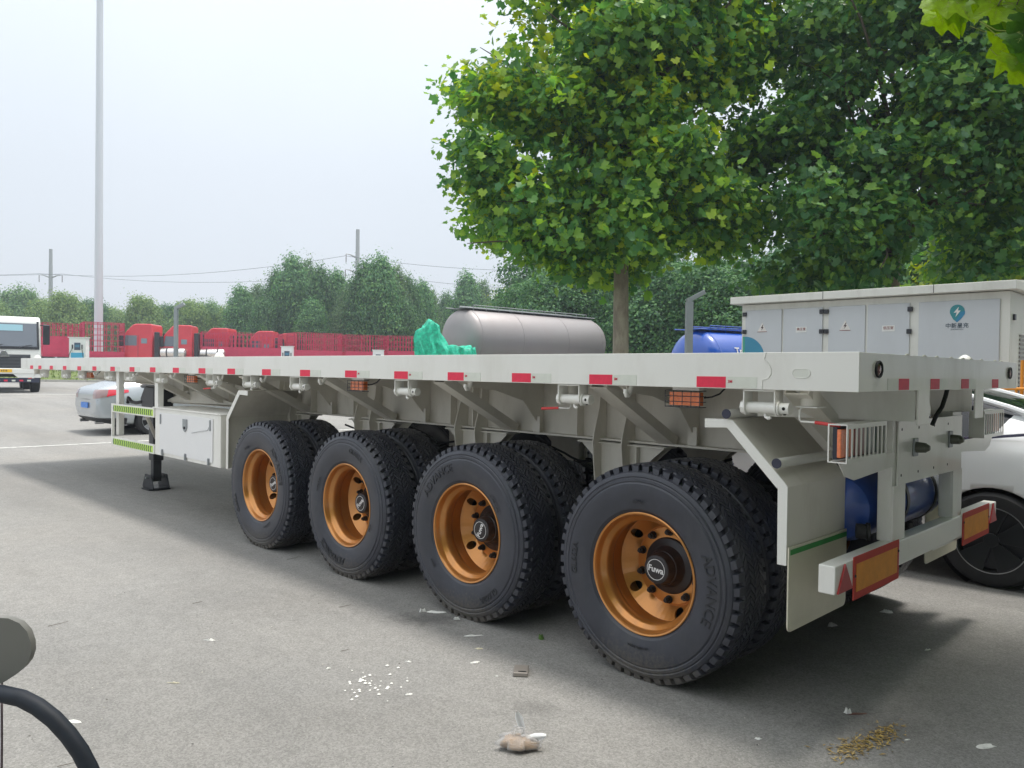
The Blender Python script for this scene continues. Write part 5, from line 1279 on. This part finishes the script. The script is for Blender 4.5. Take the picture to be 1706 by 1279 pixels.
for x, y, lb in ((7.0, 5.8, 'unseen plane tree added for shade beyond the right edge level with the white car'), (4.9, 11.0, 'unseen plane tree added for shade beyond the right edge level with the grey cabinet'), (6.0, -3.9, 'unseen plane tree added for shade beyond the right edge level with the camera'),  # unseen trees added out of view to keep sky light off the trailer rear
                 (5.2, -9.0, 'unseen plane tree added for shade behind the camera on the right'), (11, 2.5, 'unseen second-row plane tree added for shade beyond the right edge, middle'), (10.5, 9, 'unseen second-row plane tree added for shade beyond the right edge, far end'), (11.5, -5, 'unseen second-row plane tree added for shade beyond the right edge, near end')):
    near_tree('plane_tree', 0, 0, lb, [(-.3,0,4.6,3.0,3.2,1.9),(.6,.3,6.6,3.3,3.2,2.4),(-1.2,-.4,7.4,2.6,2.8,1.9),(.5,0,3.0,2.6,3.0,1.4)], 3.0, .17, 12000, .62, int(x*10+y), 0, .1, low=1.3 if x > 10 else 2.0, loc=Vector((x, y, 0)), simple=True)
# (continued) light crowns of many small leaf clumps
LVs = np.array([(-.5,0,0),(0,-.32,.1),(.5,0,0),(.0,.32,.1)]); LFs = np.array([(0,1,2,3)])
def crown_mesh(name, n, size, seed, shape, m, inner=.55):
    """shape: list of lobes (x,y,z,rx,ry,rz)"""
    global rng
    g = np.random.default_rng(seed); A = np.array(shape, float); w = A[:, 3]*A[:, 5]+A[:, 3]**2; w /= w.sum()
    ncl = n//22; ci = g.choice(len(A), ncl, p=w); d = g.normal(size=(ncl, 3)); d[:, 2] = d[:, 2]*.9+.15; d /= np.linalg.norm(d, axis=1)[:, None]
    c = A[ci, :3]+d*A[ci, 3:6]*(1-g.random(ncl)**1.5*inner)[:, None]
    idx = np.repeat(np.arange(ncl), 22); cs = g.uniform(.6, 1.5, ncl)*size*1.9
    P = c[idx]+g.normal(size=(len(idx), 3))*cs[idx][:, None]*np.array([.8,.8,.6])
    o = (P-c[idx]); o /= np.linalg.norm(o, axis=1)[:, None]+1e-6; o = o+d[idx]*.5+np.array([0,0,.45]); o /= np.linalg.norm(o, axis=1)[:, None]+1e-6
    sv = rng; rng = g; R = rand_rot(len(idx), o, .72); rng = sv; P[:, 2] /= np.percentile(P[:, 2], 99.7)
    V, F = scatter(LVs, LFs, P, R, g.uniform(.6, 1.4, len(idx))*size); return big_mesh(name, V, F, m)
fA = mat('poplar_foliage', (.04,.09,.03), .6, spec=.3, trans=.25, island=[(0,(.038,.115,.055)),(1,(.17,.33,.10)),(.5,(.075,.20,.08))])
fB = mat('willow_foliage', (.06,.10,.03), .6, spec=.3, trans=.25, island=[(0,(.065,.15,.07)),(1,(.21,.34,.12)),(.5,(.12,.23,.095))])
fC = mat('dark_foliage', (.03,.06,.02), .6, spec=.3, trans=.22, island=[(0,(.030,.095,.045)),(1,(.12,.25,.07)),(.5,(.055,.15,.055))])
fD = mat('bright_foliage', (.12,.18,.03), .6, spec=.3, trans=.3, island=[(0,(.17,.26,.04)),(1,(.32,.38,.06))])
fE = mat('poplar_foliage_pale', (.08,.14,.05), .6, spec=.3, trans=.25, island=[(0,(.05,.11,.06)),(1,(.17,.27,.10)),(.5,(.09,.17,.075))])
fF = mat('yellowish_foliage', (.1,.15,.05), .6, spec=.3, trans=.25, island=[(0,(.08,.16,.06)),(1,(.26,.36,.11)),(.5,(.15,.25,.08))])
pop = [crown_mesh('crown', 24000, .024, 60+i, [(0,0,.52,.20,.20,.42),(.07,.02,.40,.20,.19,.30),(-.08,-.03,.42,.19,.2,.32),(.02,0,.82,.10,.10,.17),(-.04,.03,.72,.13,.13,.18),(.09,-.05,.66,.11,.11,.18)], [fA, fE, fC][i]) for i in range(3)]
rnd = [crown_mesh('crown', 20000, .029, 70+i, [(0,0,.58,.28,.28,.34),(.18,.05,.46,.22,.2,.24),(-.17,-.05,.50,.22,.22,.26),(.05,-.1,.76,.18,.18,.18),(-.1,.1,.70,.18,.18,.2)], [fB, fC, fF][i]) for i in range(3)]
drk = [crown_mesh('crown', 30000, .023, 80+i, [(0,0,.60,.30,.30,.36),(.2,.05,.44,.24,.22,.26),(-.2,-.05,.46,.24,.24,.28),(.08,-.1,.80,.2,.2,.18),(0,0,.3,.34,.34,.18)], fC) for i in range(2)]
brt = [crown_mesh('crown', 9000, .032, 90, [(0,0,.55,.26,.26,.36),(.12,0,.75,.16,.16,.2)], fD)]
tmesh = MB().tube([(0,0,-.02),(.005,0,.15),(-.005,.004,.35),(.01,0,.62)], [.022,.018,.014,.006], 8)
for a in range(7): tmesh.tube([(0,0,.24+a*.05),(.07*math.cos(a*2.4),.07*math.sin(a*2.4),.36+a*.05),(.15*math.cos(a*2.4),.15*math.sin(a*2.4),.44+a*.055)], [.008,.006,.002], 5)
tmesh = tmesh.mesh('trunk', bark, 1.2)
def far_tree(px, ytop, D, me, wf, name, lb, group, k=0):
    p = dep(px, 600, D); g = gz(p.x, p.y); hz = 606.4+(px/1706)*22.3
    H = ((hz-ytop)/FPX*D+CAM.z-g)/1.0
    r = thing(name, lb, 'tree', (p.x, p.y, g), k*2.1, group); 
    inst('crown', me, r, scale=(H*wf, H*wf, H)); inst('trunk', tmesh, r, scale=(H*.8, H*.8, H))
    return r
LBR = ['hazy round tree, {} along the distant left tree line', ]
left = [(-12,500,95,2),(28,478,100,0),(70,498,92,2),(112,488,88,2),(150,500,96,1),(186,512,104,2),(240,494,92,2),(278,508,98,1),(316,500,90,2),(352,503,94,0),(392,506,92,2),(415,500,100,1),(60,512,125,2),(210,520,130,1),(-60,500,95,1)]
lbl = ['hazy tree cut by the left picture edge', 'taller greyish tree above the white truck cab', 'low tree just left of the far power pole', 'bushy tree between power pole and mast', 'tree directly left of the tall mast foot', 'small yellowish tree right of the mast', 'feathery pale tree above the first red truck',
       'dark tree above the second red truck', 'round tree behind the small grey post head', 'dark tree right of the small grey post', 'low tree left of the poplar clump', 'dark tree touching the poplar clump', 'small far tree behind the power pole foot', 'small far tree behind the mast', 'tree outside the left picture edge']
for i, (px, y, D, k) in enumerate(left): far_tree(px, y, D, rnd[k], .80, 'round_tree', lbl[i], 'low hazy trees along the far edge', i)
pops = [(400,478,84,.9),(425,476,88,.85),(462,452,84,.78),(486,428,80,.80),(508,436,83,.7),(535,446,78,.80),(560,452,80,.75),(585,470,77,.85),(610,438,73,.85),(632,428,71,.80),(655,446,74,.80),(680,462,76,.7),(702,470,80,.75),(716,486,84,.7),(745,490,96,.9),(776,456,88,.8),(800,470,90,.8),(440,500,78,.9),(520,500,74,1.0),(572,505,73,.9),(672,500,72,.9)]
pl = ['first low poplar at the left of the clump','second poplar from the left of the clump','shoulder poplar left of the twin tops','tall poplar with the leftmost rounded top','tall poplar just right of the leftmost top','poplar in the middle left of the clump','poplar beside the hidden pole foot','poplar directly under the steel power pole',
      'broad poplar left of the highest crown','highest poplar right of the power pole','poplar right of the highest crown','slim poplar on the falling right side','slim poplar above the green net','last small poplar of the clump','low tree in the gap left of the silver tank','conical tree above the left end of the silver tank','tree half hidden by the big plane tree',
      'low bushy poplar in front of the clump left','low bushy poplar in the clump centre','low bushy poplar below the power pole','low bushy poplar above the green net left']
for i, (px, y, D, wf) in enumerate(pops): far_tree(px, y, D, pop[i % 3], wf*.95, 'poplar_tree', pl[i], 'poplars in the clump behind the red trucks', i)
mids = [(825,505,60,0),(870,470,50,1),(930,455,44,0),(985,440,46,1),(1050,450,42,0),(1115,430,40,1),(1170,440,38,0),(1215,455,36,1),(1262,420,40,0),(1330,400,36,1),(1400,380,40,0),(1545,330,36,1),(1610,330,30,0),(1690,300,30,1),(1780,260,32,0),(1470,380,42,0),(900,400,60,0),(1080,380,62,1)]
ml_ = ['dark tree right of the silver tank front','dark tree over the silver tank middle','dark tree left of the pale trunk','dark tree just behind the pale trunk','dark tree right of the pale trunk','dark tree above the left end of the blue tank','dark tree directly above the blue tank','dark tree at the left end of the grey cabinet','dark tree above the first cabinet door',
       'dark tree above the second cabinet door','dark tree above the third cabinet door','dark tree right of the forked trunk','dark tree above the cabinet logo','dark tree at the right picture edge','tree beyond the right picture edge','dark tree behind the forked trunk','tall tree behind the left half of the plane tree','tall tree behind the right half of the plane tree']
for i, (px, y, D, k) in enumerate(mids): far_tree(px, y, D, drk[k], 1.1, 'dark_tree', ml_[i], 'dark trees behind the tanks and cabinet', i)
for i, (px, y, D) in enumerate(((842,478,62),(1600,405,24),(1690,385,23))):
    far_tree(px, y, D, brt[0], .8, 'young_tree', ['yellow-green young tree above the silver tank', 'yellow-green young tree right of the forked trunk', 'yellow-green young tree at the right edge over the cabinet'][i], 'yellow-green young trees', i)
# ---------------------------------------------------------------- litter on the asphalt
def gp(px, py): q = at(px, py, 2, 0); return Vector((q.x, q.y, 0))
scrapm = mat('scrap_white', (.78,.78,.74), .7, noise=(60,.12))
def scrap(px, py, w, h, lb, m=scrapm, name='paper_scrap', seed=1, th=.006, group=None, cat='litter'):
    R = random.Random(seed); q = gp(px, py); n = 11; v = []; kk = [.6+.7*R.random() for _ in range(n)]
    for z, f in ((.0015, 1), (th*.6, .72)):
        for i in range(n):
            a = 2*PI*i/n; i_top = f < 1; k = kk[i]
            v.append((w*k*f*math.cos(a), h*k*f*math.sin(a), z+(R.uniform(-.3, .7)*th if i_top else 0)))
    v.append((0, 0, th*.7))
    fs = [(i, (i+1)%n, (i+1)%n+n, i+n) for i in range(n)]+[(i+n, (i+1)%n+n, 2*n) for i in range(n)]
    o = MB().add(v, fs).build(name, m, smooth=None); o.location = q; o.rotation_euler = (0, 0, YAW+R.uniform(-.4,.4)); return props(o, lb, cat, group)
scrap(704, 1019, .022, .013, 'small white crumpled scrap left of the torn paper by the third wheel', seed=1, th=.02)
scrap(726, 1020, .055, .022, 'torn white paper lying in front of the third wheel', seed=2)
scrap(760, 1032, .022, .012, 'small cream scrap at the foot of the third wheel', seed=3, th=.015)
scrap(792, 1059, .06, .010, 'long flat white paper strip between the third and fourth wheels', seed=4)
scrap(798, 1081, .022, .010, 'small cream leaf-shaped scrap below the long paper strip', mat('scrap_cream', (.6,.56,.42), .7), seed=5)
scrap(791, 1104, .026, .012, 'round white paper disc left of the grey box', seed=6)
scrap(828, 1127, .010, .007, 'tiny white crumb left of the grey box', seed=7)
scrap(349, 1067, .030, .010, 'small white elongated scrap alone on the open asphalt', seed=8, th=.012)
scrap(290, 1138, .035, .006, 'thin pale sliver on the open asphalt at lower left', mat('scrap_cream', (0,0,0)), seed=9)
scrap(125, 1203, .035, .014, 'white torn scrap beside the black curved tube', seed=10)
scrap(902, 1065, .018, .014, 'small green leaf ball in front of the fourth wheel', mat('green_scrap', (.07,.15,.02), .6), 'green_fruit', seed=11, th=.025)
scrap(681, 1157, .020, .009, 'white flake right of the scattered crumbs', seed=12)
scrap(547, 1114, .016, .009, 'white flake left of the scattered crumbs', seed=13)
scrap(681, 1103, .018, .006, 'white flake above the scattered crumbs', seed=14)
scrap(1263, 1231, .013, .009, 'tiny bright scrap in the tree shade at lower right', seed=15)
scrap(1413, 1188, .020, .014, 'white tissue knot on a brown wrapper at lower right', seed=16, th=.02)
scrap(1430, 1190, .045, .008, 'brown flattened wrapper at lower right', mat('wrapper_brown', (.17,.09,.07), .6), 'wrapper', seed=17)
scrap(1642, 1244, .050, .022, 'white torn paper near the bottom right corner', seed=18)
scrap(1512, 1233, .014, .005, 'small pale sliver beside the dry leaf litter', seed=19)
scrap(1545, 1083, .018, .008, 'pale scrap in the shade behind the bumper', seed=20)
scrap(1478, 1021, .040, .012, 'crumpled pale paper under the bumper', seed=21, th=.02)
scrap(1385, 1043, .035, .014, 'dim crumpled paper under the mud flap', mat('scrap_dim', (.35,.34,.32), .8), seed=22, th=.02)
# scattered crumbs
g = np.random.default_rng(4); N = 46; P = []
for i in range(N):
    q = gp(625+g.normal()*26, 1137+g.normal()*13); P.append((q.x, q.y, .003))
cv = np.array([(-1,-.6,0),(1,-.8,0),(1.1,.7,0),(-.8,.9,0),(0,0,.8)]); cf = np.array([(0,1,4),(1,2,4),(2,3,4),(3,0,4)])
a = g.uniform(0, 6.28, N); Rz = np.zeros((N,3,3)); Rz[:,0,0]=np.cos(a); Rz[:,0,1]=-np.sin(a); Rz[:,1,0]=np.sin(a); Rz[:,1,1]=np.cos(a); Rz[:,2,2]=1
V, F = scatter(cv, cf, np.array(P), Rz, g.uniform(.0022, .009, N))
o = bpy.data.objects.new('scattered_crumbs', big_mesh('scattered_crumbs', V, F, scrapm)); COL.objects.link(o); props(o, kind='stuff')
# dry leaf litter
N = 420; u = g.random(N); P = np.zeros((N,3))
for i in range(N):
    t = g.random(); q = gp(1400+88*t+g.normal()*14, 1252-38*t**1.5+g.normal()*9); P[i] = (q.x, q.y, .004)
V, F = scatter(np.array([(-1,0,0),(0,-.22,.15),(1,0,0),(0,.22,.1)]), np.array([(0,1,2,3)]), P, rand_rot(N, np.array([0,0,1.]), .75), g.uniform(.006, .018, N))
o = bpy.data.objects.new('leaf_litter', big_mesh('leaf_litter', V, F, mat('dry_leaf_litter', (.4,.28,.08), .8, island=[(0,(.20,.13,.05)),(1,(.60,.45,.20)),(.5,(.42,.29,.07))]))); COL.objects.link(o); props(o, kind='stuff')
# grit scattered over the near asphalt
N = 1500; P = np.stack([g.uniform(-9, 3, N), g.uniform(-3.2, 4, N), np.full(N, .001)], 1)
V, F = scatter(cv, cf, P, rand_rot(N, np.array([0,0,1.]), .95), g.uniform(.0015, .005, N))
o = bpy.data.objects.new('loose_grit', big_mesh('loose_grit', V, F, mat('grit', (.2,.2,.18), .9, island=[(0,(.05,.05,.045)),(1,(.45,.43,.38))]))); COL.objects.link(o); props(o, kind='stuff')
# grey box with a dark slot
q = gp(868, 1121); bx_ = thing('small_box', 'small grey metal box with a dark oval slot lying near the fourth wheel', 'box', q, YAW-.06)
MB().box(-.037, .037, -.055, .055, .001, .022).build('box_shell', mat('box_grey', (.36,.33,.30), .4, .5), bx_, bevel=.004)
MB().prism([(.0+.022*math.cos(t)*1.0+.008, -.036+.007*math.sin(t)) for t in [PI*k/8 for k in range(16)]], 2, .0222, .0228).build('slot', mat('hole_black', (0,0,0)), bx_)
# knotted plastic bag
q = gp(866, 1247); bag = thing('plastic_bag', 'clear plastic bag of brown food scraps, knotted with two white ears', 'bag', q, YAW)
def blob(nu, nv, fx):
    vs = [fx(2*PI*i/nu, PI*j/nv) for j in range(nv+1) for i in range(nu)]
    return vs, [(j*nu+i, j*nu+(i+1)%nu, (j+1)*nu+(i+1)%nu, (j+1)*nu+i) for j in range(nv) for i in range(nu)]
def bf(a, b):
    x = .083*math.cos(a)*math.sin(b); y = .052*math.sin(a)*math.sin(b); z = math.cos(b)
    k = 1+.10*math.sin(5*a+2*b)+.05*math.sin(11*a); z = .026+z*(.034 if z > 0 else .025)
    return (x*k, y*k, max(.001, z))
foodm = mat('brown_food', (.36,.20,.07), .4, coat=.4, noise=(50,.6), bump=(60,.5,.004))
fr = random.Random(9); v, f = blob(44, 22, lambda a, b: tuple(Vector(bf(a, b))*.90*(1+fr.uniform(-.05, .05)))); v = [(x, y, max(.002, z)) for x, y, z in v]; MB().add(v, f).build('food', foodm, bag, smooth=2)
pm = bpy.data.materials.new('thin_plastic'); pm.use_nodes = True; n_ = pm.node_tree.nodes; b_ = n_['Principled BSDF']
b_.inputs['Base Color'].default_value = (.9,.9,.9,1); b_.inputs['Roughness'].default_value = .18; b_.inputs['Alpha'].default_value = .34
k_ = n_.new('ShaderNodeTexNoise'); k_.inputs['Scale'].default_value = 26; u_ = n_.new('ShaderNodeBump'); u_.inputs['Strength'].default_value = 1; u_.inputs['Distance'].default_value = .012
pm.node_tree.links.new(k_.outputs[0], u_.inputs['Height']); pm.node_tree.links.new(u_.outputs[0], b_.inputs['Normal'])
v, f = blob(48, 22, lambda a, b: (bf(a, b)[0]*1.05+.012*math.sin(7*a)*math.sin(b), bf(a, b)[1]*1.08, bf(a, b)[2]*1.06+(.028 if b < .3 else 0))); MB().add(v, f).build('bag_skin', pm, bag, smooth=2)
pw = bpy.data.materials.new('white_plastic_film'); pw.use_nodes = True; b_ = pw.node_tree.nodes['Principled BSDF']; b_.inputs['Base Color'].default_value = (.9,.9,.9,1); b_.inputs['Roughness'].default_value = .3; b_.inputs['Alpha'].default_value = .92
def ear(path, ws):
    vs = []; 
    for (p, w) in zip(path, ws):
        p = Vector(p)
        for k in range(5): t = k/4-.5; vs.append((p.x+w*t*.9, p.y-.006*math.sin(k*2.2), p.z+w*t*.25+.004*math.sin(k*3)))
    n = len(path); return MB().add(vs, [(i*5+j, i*5+j+1, (i+1)*5+j+1, (i+1)*5+j) for i in range(n-1) for j in range(4)])
ear([(.015,0,.05),(.012,0,.075),(.004,0,.10),(-.006,0,.13),(-.012,.0,.15)], [.030,.020,.030,.034,.016]).build('bag_ear', pw, bag, smooth=2)
def ear2():
    pth = [((.015,0,.05),.014),((.035,-.01,.045),.026),((.06,-.015,.052),.034),((.085,-.018,.058),.026),((.105,-.02,.062),.012)]; vs = []
    for p, w in pth:
        for k in range(5): t = k/4-.5; vs.append((p[0], p[1]+.006*math.sin(k*2), p[2]+w*t))
    return MB().add(vs, [(i*5+j, i*5+j+1, (i+1)*5+j+1, (i+1)*5+j) for i in range(4) for j in range(4)])
ear2().build('bag_ear', pw, bag, smooth=2)
MB().lathe([(.045,.010),(.052,.008),(.056,.011),(.06,.006)], 14, 'z', c=(.014,0,0)).build('knot', pw, bag, smooth=2)
# small twigs
tg = [(330,1004,18,3),(575,1010,20,4),(490,930,24,5),(97,1040,34,6),(110,1275,30,7),(575,1084,14,8),(1290,1018,20,9)]
for i, (px, py, l, sd) in enumerate(tg):
    a_ = gp(px-l/2, py+l*.12); b_2 = gp(px+l/2, py-l*.12); o = MB().tube([a_+Vector((0,0,.004)), a_.lerp(b_2, .5)+Vector((.01,.012,.007)), b_2+Vector((0,0,.004))], [.0014,.0012,.0007], 5).build('twig', barkd)
    props(o, ['thin dark twig on open asphalt at left centre','short twig left of the scattered crumbs','forked twig in front of the first wheels','twig to the right of the grey mirror','twig inside the black curved tube at the bottom','short twig above the crumbs','twig beside the rear wheel shade'][i], 'twig')

# ---------------------------------------------------------------- scooter at the bottom left corner
D = 1.10; K = dep(-60, 1180, D)
SCo = thing('parked_scooter', 'scooter at the bottom left corner showing its grey oval mirror and curved black tube', 'scooter', (K.x, K.y, 0))
loc = lambda v: v-SCo.location
tubep = [(-75,1170),(-40,1158),(0,1155),(36,1163),(63,1177),(90,1198),(114,1224),(134,1252),(149,1281),(163,1315),(172,1360)]
MB().tube([loc(dep(x, y, D-.02*i/5)) for i, (x, y) in enumerate(tubep)], .0115, 16).build('curved_tube', mat('dark_navy_tube', (.012,.018,.030), .6, noise=(30,.3)), SCo, smooth=2)
# egg-shaped mirror
mm_ = []; R3 = Matrix((c_r, c_u, -c_f)).transposed()
cc = dep(0, 1080, D+.02)
v, f = blob(48, 16, lambda a, b: None) if 0 else (None, None)
ol = [(-52,0),(-50,22),(-42,38),(-28,47),(-8,51),(14,50),(32,42),(45,28),(51,10),(52,-6),(47,-22),(38,-34),(26,-44),(12,-53),(2,-59),(-10,-54),(-28,-42),(-44,-24)]
mk = MB(); sc = (D+.02)/FPX
for zz, s in ((0, 1), (-.012, 1.0), (-.028, .7)): pass
vs = [loc(cc+c_r*(x*sc)+c_u*(y*sc)-c_f*0) for x, y in ol]+[loc(cc+c_r*(x*sc*.97)+c_u*(y*sc*.97)+c_f*.014) for x, y in ol]+[loc(cc+c_r*(x*sc*.6)+c_u*(y*sc*.6)+c_f*.028) for x, y in ol]
n = len(ol); mk.add(vs, [tuple(range(n)), tuple(range(2*n, 3*n))[::-1]]+[(i, (i+1)%n, (i+1)%n+n, i+n) for i in range(n)]+[(n+i, n+(i+1)%n, (i+1)%n+2*n, i+2*n) for i in range(n)])
mk.build('mirror_housing', mat('warm_grey_plastic', (.24,.235,.215), .6), SCo, smooth=.9)
MB().tube([loc(dep(3, 1134, D+.025)), loc(dep(3, 1155, D+.01)), loc(dep(3, 1240, D-.01)), loc(dep(2, 1400, D-.02))], .0016, 8).build('mirror_stem', mat('mauve_wire', (.16,.12,.13), .5), SCo)
b0_ = loc(dep(-75, 1170, D)); 
MB().tube([b0_, b0_+Vector((-.05,-.03,-.1)), Vector((b0_.x-.10, b0_.y-.1, .30))], [.0115,.014,.02], 10).tube([loc(dep(172,1360,D-.04)), loc(dep(120,1600,D)), Vector((b0_.x-.05, b0_.y-.1, .45))], .0115, 10).build('steering_column', blackp, SCo)
for dx, nm in ((-.10, 'wheel'), (-1.15, 'wheel')):
    MB().lathe([(-.04,.15),(-.045,.19),(-.03,.225),(.0,.235),(.03,.225),(.045,.19),(.04,.15),(-.04,.15)], 32, 'y', c=(b0_.x+dx, b0_.y-.1, .236)).build('wheel', black, SCo)
MB().box(b0_.x-1.15, b0_.x-.15, b0_.y-.2, b0_.y, .25, .42).build('footboard', mat('warm_grey_plastic', (0,0,0)), SCo, bevel=.04)

# ---------------------------------------------------------------- summer haze over the yard
HZ = bpy.data.materials.new('haze'); HZ.use_nodes = True; n_ = HZ.node_tree.nodes; n_.remove(n_['Principled BSDF'])
pv = n_.new('ShaderNodeVolumePrincipled'); pv.inputs['Color'].default_value = (.80,.89,1.0,1); pv.inputs['Density'].default_value = .0013; pv.inputs['Anisotropy'].default_value = .2
HZ.node_tree.links.new(pv.outputs[0], n_['Material Output'].inputs['Volume'])
hz = MB().box(-190, 60, -90, 190, -1.8, 36).build('haze', HZ, smooth=None); props(hz, kind='stuff')
